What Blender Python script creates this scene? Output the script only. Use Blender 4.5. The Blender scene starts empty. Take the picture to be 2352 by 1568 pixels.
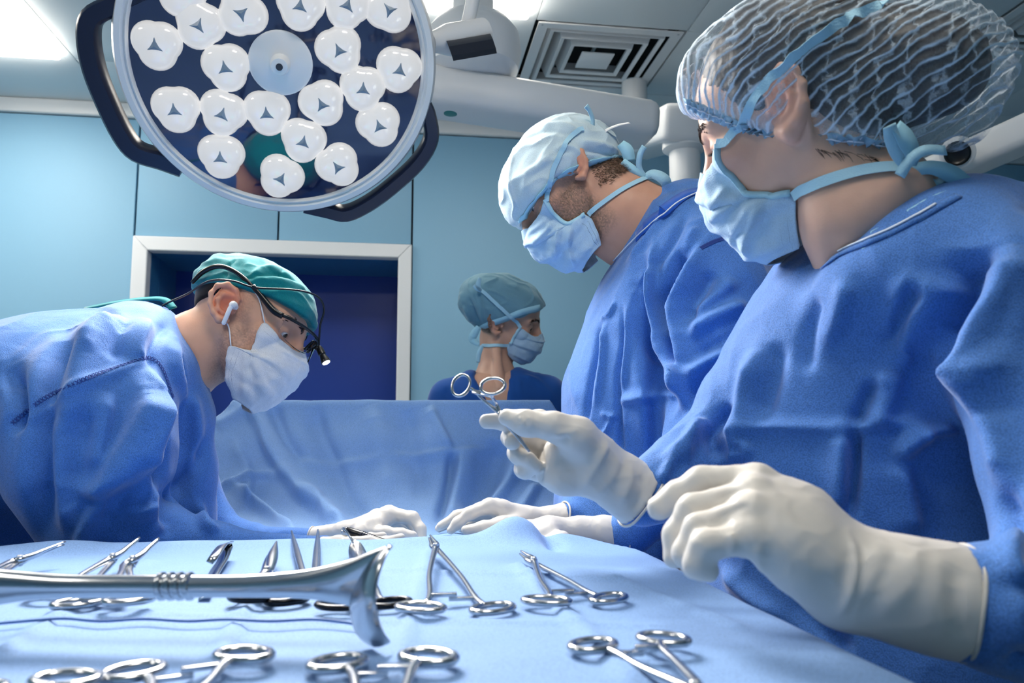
import bpy, bmesh, math, random
import numpy as np
from mathutils import Vector, Matrix
from mathutils.bvhtree import BVHTree

random.seed(7)
np.random.seed(7)
SC = bpy.context.scene
COL = SC.collection

# ------------------------------------------------------------------ camera
IW, IH, FPX = 2352.0, 1568.0, 1829.0
CAM = np.array([0.0, 0.0, 1.20])
PITCH, YAW = math.radians(6.5), math.radians(8.0)
CF = np.array([math.sin(YAW) * math.cos(PITCH), math.cos(YAW) * math.cos(PITCH), math.sin(PITCH)])
CR = np.array([math.cos(YAW), -math.sin(YAW), 0.0])
CU = np.cross(CR, CF)
cam_data = bpy.data.cameras.new('camera')
cam_data.sensor_width = 36.0
cam_data.lens = FPX / IW * 36.0
cam_data.clip_start = 0.02
cam = bpy.data.objects.new('camera', cam_data)
COL.objects.link(cam)
cam.location = CAM
cam.rotation_euler = (math.pi / 2 + PITCH, 0, -YAW)
cam_data.dof.use_dof = True
cam_data.dof.focus_distance = 1.25
cam_data.dof.aperture_fstop = 8.0
SC.camera = cam
SC.view_settings.view_transform = 'Standard'
SC.view_settings.look = 'None'
SC.view_settings.gamma = 1.0
SC.view_settings.exposure = 0.2
SC.view_settings.use_curve_mapping = False
SC.cycles.use_denoising = True
SC.cycles.adaptive_threshold = 0.05
SC.cycles.max_bounces = 5
SC.cycles.diffuse_bounces = 3
SC.cycles.glossy_bounces = 3
SC.cycles.transmission_bounces = 4
SC.cycles.transparent_max_bounces = 8
SC.cycles.sample_clamp_indirect = 6.0

# ------------------------------------------------------------------ world: the room is closed, nothing shines in
world = bpy.data.worlds.new('world')
SC.world = world
world.use_nodes = True
world.node_tree.nodes['Background'].inputs[0].default_value = (0, 0, 0, 1)
world.node_tree.nodes['Background'].inputs[1].default_value = 0.0

PANEL_EMIT = 14.5       # ceiling light panels
LAMP_POWER = 18.0      # beam of the operating lamp


# ------------------------------------------------------------------ pixel helpers (a pixel is a direction, the depth comes from the place)
def P(px, py, d):
    return CAM + d * (CF + CR * ((px - 1176.0) / FPX) + CU * ((784.0 - py) / FPX))


def ray(px, py):
    v = CF + CR * ((px - 1176.0) / FPX) + CU * ((784.0 - py) / FPX)
    return v


def G(px, py, z):
    v = ray(px, py)
    return CAM + v * ((z - CAM[2]) / v[2])


def WY(px, py, y):
    v = ray(px, py)
    return CAM + v * ((y - CAM[1]) / v[1])


def proj(p):
    q = np.asarray(p) - CAM
    z = q @ CF
    return np.stack([1176 + FPX * (q @ CR) / z, 784 - FPX * (q @ CU) / z, z], -1)


def unit(v):
    v = np.asarray(v, float)
    return v / max(1e-12, np.linalg.norm(v))


# ------------------------------------------------------------------ materials
def mat(name, col, rough=0.5, metal=0.0, spec=0.5, sss=0.0, sheen=0.0, emit=None, estr=0.0, alpha=1.0, trans=0.0, coat=0.0, ior=1.45):
    m = bpy.data.materials.new(name)
    m.use_nodes = True
    b = m.node_tree.nodes['Principled BSDF']
    b.inputs['Base Color'].default_value = (*col, 1)
    b.inputs['Roughness'].default_value = rough
    b.inputs['Metallic'].default_value = metal
    b.inputs['Specular IOR Level'].default_value = spec
    b.inputs['IOR'].default_value = ior
    if sss:
        b.inputs['Subsurface Weight'].default_value = sss
        b.inputs['Subsurface Radius'].default_value = (0.012, 0.005, 0.003)
        b.inputs['Subsurface Scale'].default_value = 1.0
    if sheen:
        b.inputs['Sheen Weight'].default_value = sheen
        b.inputs['Sheen Roughness'].default_value = 0.4
    if emit:
        b.inputs['Emission Color'].default_value = (*emit, 1)
        b.inputs['Emission Strength'].default_value = estr
    b.inputs['Alpha'].default_value = alpha
    b.inputs['Transmission Weight'].default_value = trans
    b.inputs['Coat Weight'].default_value = coat
    return m


def nodes(m):
    return m.node_tree.nodes, m.node_tree.links, m.node_tree.nodes['Principled BSDF']


def add_bump(m, kind='noise', scale=40.0, strength=0.2, dist=0.002, detail=3.0, stretch=(1, 1, 1), distortion=0.0, prev=None):
    n, l, b = nodes(m)
    tc = n.new('ShaderNodeTexCoord')
    mp = n.new('ShaderNodeMapping')
    mp.inputs['Scale'].default_value = stretch
    l.new(tc.outputs['Object'], mp.inputs['Vector'])
    if kind == 'noise':
        t = n.new('ShaderNodeTexNoise')
        t.inputs['Scale'].default_value = scale
        t.inputs['Detail'].default_value = detail
        t.inputs['Distortion'].default_value = distortion
        out = t.outputs['Fac']
    elif kind == 'ridge':
        t = n.new('ShaderNodeTexNoise')
        t.noise_type = 'RIDGED_MULTIFRACTAL'
        t.inputs['Scale'].default_value = scale
        t.inputs['Detail'].default_value = detail
        t.inputs['Distortion'].default_value = distortion
        out = t.outputs['Fac']
    elif kind == 'voronoi':
        t = n.new('ShaderNodeTexVoronoi')
        t.inputs['Scale'].default_value = scale
        out = t.outputs['Distance']
    else:
        t = n.new('ShaderNodeTexWave')
        t.inputs['Scale'].default_value = scale
        t.inputs['Distortion'].default_value = distortion
        out = t.outputs['Fac']
    l.new(mp.outputs['Vector'], t.inputs['Vector'])
    bp = n.new('ShaderNodeBump')
    bp.inputs['Strength'].default_value = strength
    bp.inputs['Distance'].default_value = dist
    l.new(out, bp.inputs['Height'])
    old = b.inputs['Normal'].links
    if old:
        l.new(old[0].from_socket, bp.inputs['Normal'])
    l.new(bp.outputs['Normal'], b.inputs['Normal'])
    return m


def add_mottle(m, c1, c2, scale=8.0, detail=4.0, lo=0.35, hi=0.65):
    n, l, b = nodes(m)
    tc = n.new('ShaderNodeTexCoord')
    t = n.new('ShaderNodeTexNoise')
    t.inputs['Scale'].default_value = scale
    t.inputs['Detail'].default_value = detail
    r = n.new('ShaderNodeValToRGB')
    r.color_ramp.elements[0].position = lo
    r.color_ramp.elements[0].color = (*c1, 1)
    r.color_ramp.elements[1].position = hi
    r.color_ramp.elements[1].color = (*c2, 1)
    l.new(tc.outputs['Object'], t.inputs['Vector'])
    l.new(t.outputs['Fac'], r.inputs['Fac'])
    l.new(r.outputs['Color'], b.inputs['Base Color'])
    return m


def srgb(r, g, b):
    def f(c):
        c /= 255.0
        return c / 12.92 if c <= 0.04045 else ((c + 0.055) / 1.055) ** 2.4
    return (f(r), f(g), f(b))


# ------------------------------------------------------------------ object helpers
def tag(o, label=None, cat=None, group=None, kind=None):
    if label:
        o['label'] = label
    if cat:
        o['category'] = cat
    if group:
        o['group'] = group
    if kind:
        o['kind'] = kind
    return o


def empty(name, loc, label=None, cat=None, group=None):
    o = bpy.data.objects.new(name, None)
    COL.objects.link(o)
    o.location = loc
    o.empty_display_size = 0.05
    o['_w'] = [float(x) for x in loc]
    return tag(o, label, cat, group)


def worldpos(o):
    p = np.zeros(3)
    while o is not None:
        p = p + np.array(o.location)
        o = o.parent
    return p


def mesh_obj(name, verts, faces, m, parent=None, smooth=True, loc=None):
    """verts in world coordinates; the object's origin sits on its parent's origin (or loc)."""
    verts = np.asarray(verts, float)
    if parent is not None:
        base = worldpos(parent)
    elif loc is not None:
        base = np.asarray(loc, float)
    else:
        base = np.array([verts[:, 0].mean(), verts[:, 1].mean(), verts[:, 2].min()])
    me = bpy.data.meshes.new(name)
    faces_l = faces.tolist() if isinstance(faces, np.ndarray) else faces
    me.from_pydata((verts - base).tolist(), [], faces_l)
    me.validate(verbose=False)
    me.update()
    if smooth:
        me.polygons.foreach_set('use_smooth', [True] * len(me.polygons))
    o = bpy.data.objects.new(name, me)
    COL.objects.link(o)
    if isinstance(m, (list, tuple)):
        for x in m:
            me.materials.append(x)
    else:
        me.materials.append(m)
    if parent is not None:
        o.parent = parent
    else:
        o.location = base
    return o


def autosmooth(o, ang=35):
    me = o.data
    bm = bmesh.new()
    bm.from_mesh(me)
    a = math.radians(ang)
    for e in bm.edges:
        if len(e.link_faces) == 2:
            e.smooth = e.calc_face_angle(0.0) < a
    bm.to_mesh(me)
    bm.free()
    return o


def fix_normals(o):
    bm = bmesh.new()
    bm.from_mesh(o.data)
    bmesh.ops.recalc_face_normals(bm, faces=bm.faces)
    bm.to_mesh(o.data)
    bm.free()
    return o


class MB:
    """collects shapes (world coordinates) for ONE mesh"""
    def __init__(self):
        self.v = []
        self.f = []

    def add(self, v, f):
        b = len(self.v)
        self.v += [tuple(map(float, x)) for x in v]
        self.f += [tuple(int(i) + b for i in q) for q in f]
        return self

    def box(self, c, s, ax=None, bev=0.0):
        ax = np.eye(3) if ax is None else np.asarray(ax, float)
        c = np.asarray(c, float)
        h = np.asarray(s, float) / 2
        if bev <= 0:
            v = [c + ax[0] * (h[0] * i) + ax[1] * (h[1] * j) + ax[2] * (h[2] * k) for i in (-1, 1) for j in (-1, 1) for k in (-1, 1)]
            return self.add(v, [(0, 1, 3, 2), (4, 6, 7, 5), (0, 4, 5, 1), (2, 3, 7, 6), (0, 2, 6, 4), (1, 5, 7, 3)])
        bm = bmesh.new()
        bmesh.ops.create_cube(bm, size=1)
        for q in bm.verts:
            q.co = Vector((q.co.x * h[0] * 2, q.co.y * h[1] * 2, q.co.z * h[2] * 2))
        bmesh.ops.bevel(bm, geom=bm.edges[:], offset=min(bev, min(h) * 0.95), segments=3, profile=0.5, affect='EDGES')
        bm.verts.index_update()
        v = [c + ax[0] * q.co.x + ax[1] * q.co.y + ax[2] * q.co.z for q in bm.verts]
        f = [[q.index for q in x.verts] for x in bm.faces]
        bm.free()
        return self.add(v, f)

    def tube(self, pts, r, n=12, caps=True, flat=None, smoothn=0):
        v, f = sweep(pts, r, n, caps, flat, smoothn)
        return self.add(v, f)

    def lathe(self, c, axis, prof, n=32, cap=True):
        """prof: (radius, height) pairs along axis"""
        a = unit(axis)
        u = unit(np.cross(a, [0.3, 0.9, 0.2] if abs(a[2]) > 0.9 else [0, 0, 1]))
        w = np.cross(a, u)
        c = np.asarray(c, float)
        v, f = [], []
        for r, h in prof:
            for i in range(n):
                t = 2 * math.pi * i / n
                v.append(c + a * h + (u * math.cos(t) + w * math.sin(t)) * r)
        for j in range(len(prof) - 1):
            for i in range(n):
                i2 = (i + 1) % n
                f.append((j * n + i, j * n + i2, (j + 1) * n + i2, (j + 1) * n + i))
        if cap:
            f.append(tuple(range(n))[::-1])
            f.append(tuple(range((len(prof) - 1) * n, len(prof) * n)))
        return self.add(v, f)

    def build(self, name, m, parent=None, smooth=True, ang=40, loc=None):
        o = mesh_obj(name, self.v, self.f, m, parent, smooth, loc)
        fix_normals(o)
        if smooth:
            autosmooth(o, ang)
        return o


def catmull(pts, n):
    pts = np.asarray(pts, float)
    if n <= 0 or len(pts) < 3:
        return pts
    p = np.vstack([2 * pts[0] - pts[1], pts, 2 * pts[-1] - pts[-2]])
    out = []
    for i in range(1, len(p) - 2):
        for k in range(n):
            t = k / n
            a, b, c, d = p[i - 1], p[i], p[i + 1], p[i + 2]
            out.append(0.5 * ((2 * b) + (-a + c) * t + (2 * a - 5 * b + 4 * c - d) * t * t + (-a + 3 * b - 3 * c + d) * t ** 3))
    out.append(pts[-1])
    return np.array(out)


def sweep(pts, r, n=12, caps=True, flat=None, smoothn=0, closed=False):
    """tube through pts; r: radius or list; flat: (axis, factor) squashes the section along axis"""
    pts = np.asarray(pts, float)
    r = np.full(len(pts), r, float) if np.isscalar(r) else np.asarray(r, float)
    if smoothn:
        q = catmull(np.c_[pts, r], smoothn)
        pts, r = q[:, :3], q[:, 3]
    m = len(pts)
    tang = np.gradient(pts, axis=0)
    if closed:
        tang = np.roll(pts, -1, 0) - np.roll(pts, 1, 0)
    tang /= np.maximum(1e-12, np.linalg.norm(tang, axis=1))[:, None]
    ref = np.array([0, 0, 1.0])
    if abs(tang[0] @ ref) > 0.9:
        ref = np.array([1.0, 0, 0])
    u = unit(ref - tang[0] * (ref @ tang[0]))
    v, f = [], []
    ang = np.arange(n) * 2 * math.pi / n
    for i in range(m):
        u = unit(u - tang[i] * (u @ tang[i]))
        w = np.cross(tang[i], u)
        ring = np.cos(ang)[:, None] * u + np.sin(ang)[:, None] * w
        if flat is not None:
            fa = np.asarray(flat[0][i] if np.ndim(flat[0]) == 2 else flat[0], float)
            fa = unit(fa - tang[i] * (fa @ tang[i]))
            ring = ring - np.outer(ring @ fa, fa) * (1 - flat[1])
        v += list(pts[i] + ring * r[i])
    seg = m if closed else m - 1
    for i in range(seg):
        for k in range(n):
            k2 = (k + 1) % n
            i2 = (i + 1) % m
            f.append((i * n + k, i * n + k2, i2 * n + k2, i2 * n + k))
    if caps and not closed:
        f.append(tuple(range(n))[::-1])
        f.append(tuple(range((m - 1) * n, m * n)))
    return v, f


def ribbon(pts, nor, width, thick=0.0008, smoothn=6, lift=0.0):
    """flat strap: pts (k,3), nor (k,3) or one vector = outward normal"""
    pts = np.asarray(pts, float)
    nor = np.asarray(nor, float)
    if nor.ndim == 1:
        nor = np.tile(nor, (len(pts), 1))
    w = np.full(len(pts), width, float) if np.isscalar(width) else np.asarray(width, float)
    if smoothn:
        q = catmull(np.c_[pts, nor, w], smoothn)
        pts, nor, w = q[:, :3], q[:, 3:6], q[:, 6]
    t = np.gradient(pts, axis=0)
    t /= np.maximum(1e-12, np.linalg.norm(t, axis=1))[:, None]
    nor = nor - t * np.sum(nor * t, 1)[:, None]
    nor /= np.maximum(1e-12, np.linalg.norm(nor, axis=1))[:, None]
    s = np.cross(t, nor)
    pts = pts + nor * lift
    v, f = [], []
    for i in range(len(pts)):
        for a, b in ((-.5, 0), (.5, 0), (.5, 1), (-.5, 1)):
            v.append(pts[i] + s[i] * (a * w[i]) + nor[i] * (b * thick))
    for i in range(len(pts) - 1):
        for k in range(4):
            k2 = (k + 1) % 4
            f.append((i * 4 + k, i * 4 + k2, i * 4 + 4 + k2, i * 4 + 4 + k))
    f.append((3, 2, 1, 0))
    e = (len(pts) - 1) * 4
    f.append((e, e + 1, e + 2, e + 3))
    return v, f


# ------------------------------------------------------------------ noise
_perm = np.random.RandomState(3).permutation(256)
_perm = np.r_[_perm, _perm, _perm]
_grad = np.random.RandomState(4).normal(size=(256, 3))
_grad /= np.linalg.norm(_grad, axis=1)[:, None]


def perlin(p):
    p = np.asarray(p, float)
    i = np.floor(p).astype(int)
    f = p - i
    u = f * f * f * (f * (f * 6 - 15) + 10)
    i &= 255
    out = 0
    for dx in (0, 1):
        wx = u[:, 0] if dx else 1 - u[:, 0]
        for dy in (0, 1):
            wy = u[:, 1] if dy else 1 - u[:, 1]
            for dz in (0, 1):
                wz = u[:, 2] if dz else 1 - u[:, 2]
                h = _perm[_perm[_perm[(i[:, 0] + dx) & 255] + ((i[:, 1] + dy) & 255)] + ((i[:, 2] + dz) & 255)]
                g = _grad[h]
                out = out + wx * wy * wz * np.sum(g * (f - [dx, dy, dz]), 1)
    return out * 1.6


def ridged(p):
    return 1.0 - np.abs(perlin(p)) * 2.2


# ------------------------------------------------------------------ signed distance shapes, joined smoothly and turned into one mesh
def sm_cone(a, b, ra, rb):
    a, b = np.asarray(a, float), np.asarray(b, float)
    ba = b - a
    L2 = max(1e-12, ba @ ba)
    def fn(p):
        t = np.clip((p - a) @ ba / L2, 0, 1)
        return np.linalg.norm(p - a - t[:, None] * ba, axis=1) - (ra + (rb - ra) * t)
    fn.lo = np.minimum(a - ra, b - rb)
    fn.hi = np.maximum(a + ra, b + rb)
    return fn


def sm_econe(a, b, ra, rb, side):
    """section is an ellipse: ra=(along side, along other)"""
    a, b = np.asarray(a, float), np.asarray(b, float)
    ba = b - a
    L = max(1e-9, np.linalg.norm(ba))
    ax = ba / L
    u = unit(np.asarray(side, float) - ax * (np.asarray(side, float) @ ax))
    w = np.cross(ax, u)
    def fn(p):
        q = p - a
        s = q @ ax
        t = np.clip(s / L, 0, 1)
        r1 = ra[0] + (rb[0] - ra[0]) * t
        r2 = ra[1] + (rb[1] - ra[1]) * t
        rm = np.minimum(r1, r2)
        o = s - t * L
        x = (q @ u) / r1
        y = (q @ w) / r2
        z = o / rm
        k = np.sqrt(x * x + y * y + z * z)
        g = np.sqrt((x / r1) ** 2 + (y / r2) ** 2 + (z / rm) ** 2)
        return np.where(k < 1e-6, -rm, k * (k - 1) / np.maximum(g, 1e-9))
    R = max(max(ra), max(rb))
    fn.lo = np.minimum(a, b) - R
    fn.hi = np.maximum(a, b) + R
    return fn


def sm_ell(c, r, axes=None):
    c = np.asarray(c, float)
    r = np.asarray(r, float)
    A = np.eye(3) if axes is None else np.asarray(axes, float)
    def fn(p):
        q = (p - c) @ A.T
        k0 = np.linalg.norm(q / r, axis=1)
        k1 = np.linalg.norm(q / (r * r), axis=1)
        return np.where(k1 < 1e-9, -r.min(), k0 * (k0 - 1) / np.maximum(k1, 1e-9))
    e = np.abs(A.T) @ r
    fn.lo, fn.hi = c - e, c + e
    return fn


def sm_box(c, h, axes=None, rr=0.005):
    c = np.asarray(c, float)
    h = np.asarray(h, float)
    A = np.eye(3) if axes is None else np.asarray(axes, float)
    def fn(p):
        q = np.abs((p - c) @ A.T) - (h - rr)
        return np.linalg.norm(np.maximum(q, 0), axis=1) + np.minimum(q.max(1), 0) - rr
    e = np.abs(A.T) @ h
    fn.lo, fn.hi = c - e, c + e
    return fn


def sm_plane(p0, n):
    """negative on the side opposite to n"""
    p0 = np.asarray(p0, float)
    n = unit(n)
    def fn(p):
        return (p - p0) @ n
    fn.lo = fn.hi = None
    return fn


def sm_min(*fs):
    def fn(p):
        return np.min([f(p) for f in fs], 0)
    fn.lo = fn.hi = None
    return fn


class Solid:
    def __init__(self):
        self.ops = []

    def add(self, fn, k=0.01):
        self.ops.append(('u', fn, k))
        return self

    def sub(self, fn, k=0.005):
        self.ops.append(('s', fn, k))
        return self

    def cut(self, fn, k=0.003):
        """keep only where fn<0"""
        self.ops.append(('i', fn, k))
        return self

    def chain(self, pts, k=0.01):
        """pts: (xyz, r)"""
        for (a, ra), (b, rb) in zip(pts[:-1], pts[1:]):
            self.add(sm_cone(a, b, ra, rb), k)
        return self

    def echain(self, pts, side, k=0.02):
        for (a, ra), (b, rb) in zip(pts[:-1], pts[1:]):
            self.add(sm_econe(a, b, ra, rb, side), k)
        return self

    def value(self, p, center=None, rad=None):
        f = np.full(len(p), 10.0)
        for op, fn, k in self.ops:
            d = fn(p)
            f = _comb(f, d, op, k)
        return f

    def mesh(self, h=0.004, B=8, smooth=0):
        lo = np.min([fn.lo for op, fn, k in self.ops if op == 'u'], 0) - 3 * h - 0.03
        hi = np.max([fn.hi for op, fn, k in self.ops if op == 'u'], 0) + 3 * h + 0.03
        nb = np.ceil((hi - lo) / (h * B)).astype(int)
        gi = np.stack(np.meshgrid(*[np.arange(x) for x in nb], indexing='ij'), -1).reshape(-1, 3)
        cen = lo + (gi + 0.5) * (h * B)
        rad = h * B * 0.5 * math.sqrt(3)
        # coarse pass, keep each shape's value for culling
        f = np.full(len(cen), 10.0)
        ds = []
        for op, fn, k in self.ops:
            d = fn(cen)
            ds.append(d)
            f = _comb(f, d, op, k)
        n1 = B + 1
        loc = np.stack(np.meshgrid(*[np.arange(n1)] * 3, indexing='ij'), -1).reshape(-1, 3)
        org_all = lo + gi * (h * B)
        idx3 = np.arange(len(gi)).reshape(nb)

        def fill(ids):
            val = np.full((len(ids), n1 ** 3), 10.0)
            for (op, fn, k), d in zip(self.ops, ds):
                dd = d[ids]
                if op == 'i':
                    sel = np.nonzero(dd > -rad * 2.2 - k - h)[0]
                else:
                    sel = np.nonzero(dd < rad * 2.2 + k + h)[0]
                for s0 in range(0, len(sel), 400):
                    ss = sel[s0:s0 + 400]
                    pts = (org_all[ids[ss]][:, None, :] + loc[None] * h).reshape(-1, 3)
                    dv = fn(pts).reshape(len(ss), -1)
                    val[ss] = _comb(val[ss], dv, op, k)
            return val
        done = np.zeros(len(gi), bool)
        ids = np.nonzero(np.abs(f) < rad * 1.9 + 0.004)[0]
        done[ids] = True
        allids, allval = [ids], [fill(ids)]
        for _ in range(8):
            # a surface that leaves a block through a face must go on in the neighbour
            sv = (allval[-1] < 0).reshape(-1, n1, n1, n1)
            cur = allids[-1]
            nxt = []
            for axis in range(3):
                for side in (0, B):
                    face = np.take(sv, side, axis + 1).reshape(len(cur), -1)
                    mixed = face.any(1) & ~face.all(1)
                    g2 = gi[cur[mixed]].copy()
                    g2[:, axis] += 1 if side else -1
                    ok = ((g2 >= 0) & (g2 < nb)).all(1)
                    nxt.append(idx3[tuple(g2[ok].T)])
            nxt = np.unique(np.concatenate(nxt))
            nxt = nxt[~done[nxt]]
            if not len(nxt):
                break
            done[nxt] = True
            allids.append(nxt)
            allval.append(fill(nxt))
        ids = np.concatenate(allids)
        val = np.vstack(allval)
        gi = gi[ids]
        # samples shared by neighbouring blocks must agree exactly
        bl = np.nonzero(((loc == 0) | (loc == B)).any(1))[0]
        dim0 = nb * B + 2
        gk = (gi * B)[:, None, :] + loc[bl][None]
        gk = ((gk[..., 0] * dim0[1] + gk[..., 1]) * dim0[2] + gk[..., 2]).ravel()
        od = np.argsort(gk, kind='stable')
        sk = gk[od]
        first = np.r_[True, sk[1:] != sk[:-1]]
        st = np.nonzero(first)[0]
        vb_ = val[:, bl].ravel()
        mn = np.minimum.reduceat(vb_[od], st)
        res = np.empty_like(vb_)
        res[od] = mn[np.cumsum(first) - 1]
        val[:, bl] = res.reshape(len(gi), -1)
        val = val.reshape(-1, n1, n1, n1)
        # cells
        sgn = val < 0
        cnt = np.zeros((len(gi), B, B, B), int)
        for a in (0, 1):
            for b in (0, 1):
                for c in (0, 1):
                    cnt += sgn[:, a:a + B, b:b + B, c:c + B]
        cb, ci, cj, ck = np.nonzero((cnt > 0) & (cnt < 8))
        corners = np.array([(a, b, c) for a in (0, 1) for b in (0, 1) for c in (0, 1)])
        cv = np.stack([val[cb, ci + a, cj + b, ck + c] for a, b, c in corners], 1)
        acc = np.zeros((len(cb), 3))
        num = np.zeros(len(cb))
        for e0 in range(8):
            for bit in (1, 2, 4):
                e1 = e0 | bit
                if e1 == e0:
                    continue
                va, vb = cv[:, e0], cv[:, e1]
                x = (va < 0) != (vb < 0)
                t = np.where(x, va / np.where(x, va - vb, 1), 0)
                pt = corners[e0] + (corners[e1] - corners[e0]) * t[:, None]
                acc += pt * x[:, None]
                num += x
        gcell = gi[cb] * B + np.stack([ci, cj, ck], 1)
        pos = lo + (gcell + acc / num[:, None]) * h
        dim = nb * B + 2
        key = (gcell[:, 0] * dim[1] + gcell[:, 1]) * dim[2] + gcell[:, 2]
        order = np.argsort(key)
        skey = key[order]
        def look(g):
            kk = (g[:, 0] * dim[1] + g[:, 1]) * dim[2] + g[:, 2]
            j = np.searchsorted(skey, kk)
            j = np.minimum(j, len(skey) - 1)
            ok = skey[j] == kk
            return np.where(ok, order[j], -1)
        quads = []
        for axis in range(3):
            sl0 = [slice(0, B)] * 3
            sl1 = [slice(0, B)] * 3
            sl1[axis] = slice(1, B + 1)
            s0 = sgn[(slice(None), *sl0)]
            s1 = sgn[(slice(None), *sl1)]
            eb, ei, ej, ek = np.nonzero(s0 != s1)
            g = gi[eb] * B + np.stack([ei, ej, ek], 1)
            o1 = np.zeros(3, int)
            o2 = np.zeros(3, int)
            o1[(axis + 1) % 3] = 1
            o2[(axis + 2) % 3] = 1
            q = np.stack([look(g - o1 - o2), look(g - o2), look(g), look(g - o1)], 1)
            flip = ~s0[eb, ei, ej, ek]
            q[flip] = q[flip][:, ::-1]
            quads.append(q[(q >= 0).all(1)])
        Q = np.vstack(quads)
        for _ in range(smooth):
            pos = laplace(pos, Q, 0.5)
        return pos, Q


def _comb(f, d, op, k):
    if op == 'u':
        hh = np.maximum(k - np.abs(f - d), 0) / k
        return np.minimum(f, d) - hh * hh * k * 0.25
    if op == 's':
        d = -d
    hh = np.maximum(k - np.abs(f - d), 0) / k
    return np.maximum(f, d) + hh * hh * k * 0.25


def laplace(pos, Q, lam=0.5):
    n = len(pos)
    acc = np.zeros_like(pos)
    num = np.zeros(n)
    for a, b in ((0, 1), (1, 2), (2, 3), (3, 0)):
        i, j = Q[:, a], Q[:, b]
        for x in range(3):
            acc[:, x] += np.bincount(i, pos[j, x], n) + np.bincount(j, pos[i, x], n)
        num += np.bincount(i, minlength=n) + np.bincount(j, minlength=n)
    ok = num > 0
    out = pos.copy()
    out[ok] = pos[ok] * (1 - lam) + acc[ok] / num[ok][:, None] * lam
    return out


def vnormals(pos, Q):
    n = np.cross(pos[Q[:, 2]] - pos[Q[:, 0]], pos[Q[:, 3]] - pos[Q[:, 1]])
    out = np.zeros_like(pos)
    for a in range(4):
        for x in range(3):
            out[:, x] += np.bincount(Q[:, a], n[:, x], len(pos))
    return out / np.maximum(1e-12, np.linalg.norm(out, axis=1))[:, None]


def bvh_of(pos, Q):
    return BVHTree.FromPolygons([Vector(p) for p in pos], Q.tolist())


def cast(bvh, px, py):
    v = ray(px, py)
    v = v / np.linalg.norm(v)
    h = bvh.ray_cast(Vector(CAM), Vector(v))
    return None if h[0] is None else (np.array(h[0]), np.array(h[1]))


def folds(pos, Q, strokes, bvh=None, gain=1.0, tight=1.0):
    """cloth folds: each stroke = (pixel polyline, height, width_a, width_b); the polyline is dropped onto the cloth, then the cloth is
    raised (or sunk) along it, with its own fall-off on each side"""
    nor = vnormals(pos, Q)
    bvh = bvh or bvh_of(pos, Q)
    out = np.zeros(len(pos))
    for st in strokes:
        line, h, wa, wb = st[:4]
        h, wa, wb = h * gain, wa * tight, wb * tight
        pts, ns = [], []
        dense = catmull(np.array(line, float), 4)
        for x, y in dense:
            c = cast(bvh, x, y)
            if c is not None:
                pts.append(c[0])
                ns.append(c[1])
        if len(pts) < 2:
            continue
        pts, ns = np.array(pts), np.array(ns)
        W = max(wa, wb) * 2.6
        lo, hi = pts.min(0) - W, pts.max(0) + W
        idx = np.nonzero(((pos > lo) & (pos < hi)).all(1))[0]
        if not len(idx):
            continue
        p = pos[idx]
        best = np.full(len(idx), 1e9)
        sd = np.zeros(len(idx))
        tt = np.zeros(len(idx))
        L = len(pts) - 1
        for i in range(L):
            a, b = pts[i], pts[i + 1]
            ba = b - a
            l2 = ba @ ba
            if l2 < 1e-10:
                continue
            if math.sqrt(l2) > 0.12:
                continue
            t = np.clip((p - a) @ ba / l2, 0, 1)
            q = p - a - t[:, None] * ba
            d = np.linalg.norm(q, axis=1)
            side = np.cross(ns[i], ba / math.sqrt(l2))
            up = d < best
            best = np.where(up, d, best)
            sd = np.where(up, np.sign(q @ side), sd)
            tt = np.where(up, (i + t) / L, tt)
        w = np.where(sd > 0, wa, wb)
        ends = np.minimum(1, np.minimum(tt, 1 - tt) * 5 + 0.12)
        prof = np.exp(-(best / w) ** 2) * ends
        facing = np.clip((nor[idx] @ ns.mean(0)) * 2, 0, 1)
        out[idx] += h * prof * facing
    return pos + nor * out[:, None]
# ================================================================== materials of the room
M = {}
M['wall'] = add_bump(mat('wall_panel_blue', srgb(138, 186, 216), 0.5, spec=0.35), scale=3.0, strength=0.03, dist=0.01)
M['wall_gap'] = mat('wall_joint_dark', srgb(20, 30, 45), 0.8)
M['white'] = add_bump(mat('white_lacquer', srgb(236, 238, 240), 0.35), scale=60, strength=0.01)
M['frame_white'] = add_bump(mat('door_frame_white', srgb(232, 236, 240), 0.42), scale=20, strength=0.02)
M['ceil'] = add_bump(mat('ceiling_white', srgb(226, 234, 238), 0.5), scale=30, strength=0.02)
M['door'] = add_bump(mat('door_blue', srgb(36, 66, 156), 0.3), scale=5, strength=0.03)
M['reveal'] = add_bump(mat('reveal_blue', srgb(52, 118, 168), 0.35), scale=5, strength=0.03)
M['floor'] = add_mottle(mat('floor_vinyl', srgb(160, 170, 176), 0.3), srgb(150, 162, 168), srgb(170, 180, 186), 40)
M['black_void'] = mat('duct_black', srgb(26, 30, 34), 0.8)
M['panel_light'] = mat('light_diffuser', (1, 1, 1), 0.5, emit=(1.0, 0.93, 0.82), estr=PANEL_EMIT)
M['dark_plastic'] = mat('dark_plastic', srgb(26, 34, 58), 0.28)
M['bracket'] = mat('bracket_dark', srgb(50, 52, 60), 0.3)
M['teal'] = mat('teal_badge', srgb(60, 140, 138), 0.4)
M['black'] = mat('black_plastic', srgb(14, 15, 18), 0.3)
M['steel'] = add_bump(mat('surgical_steel', (0.52, 0.53, 0.55), 0.2, metal=1.0), scale=300, strength=0.02, dist=0.0005)
M['steel_satin'] = add_bump(mat('satin_steel', (0.62, 0.63, 0.65), 0.3, metal=1.0), scale=200, strength=0.03, dist=0.0005)

YB = 4.10      # back wall
ZC = 2.85      # ceiling
XL, XR, YF = -3.35, 3.70, -2.40


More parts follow.
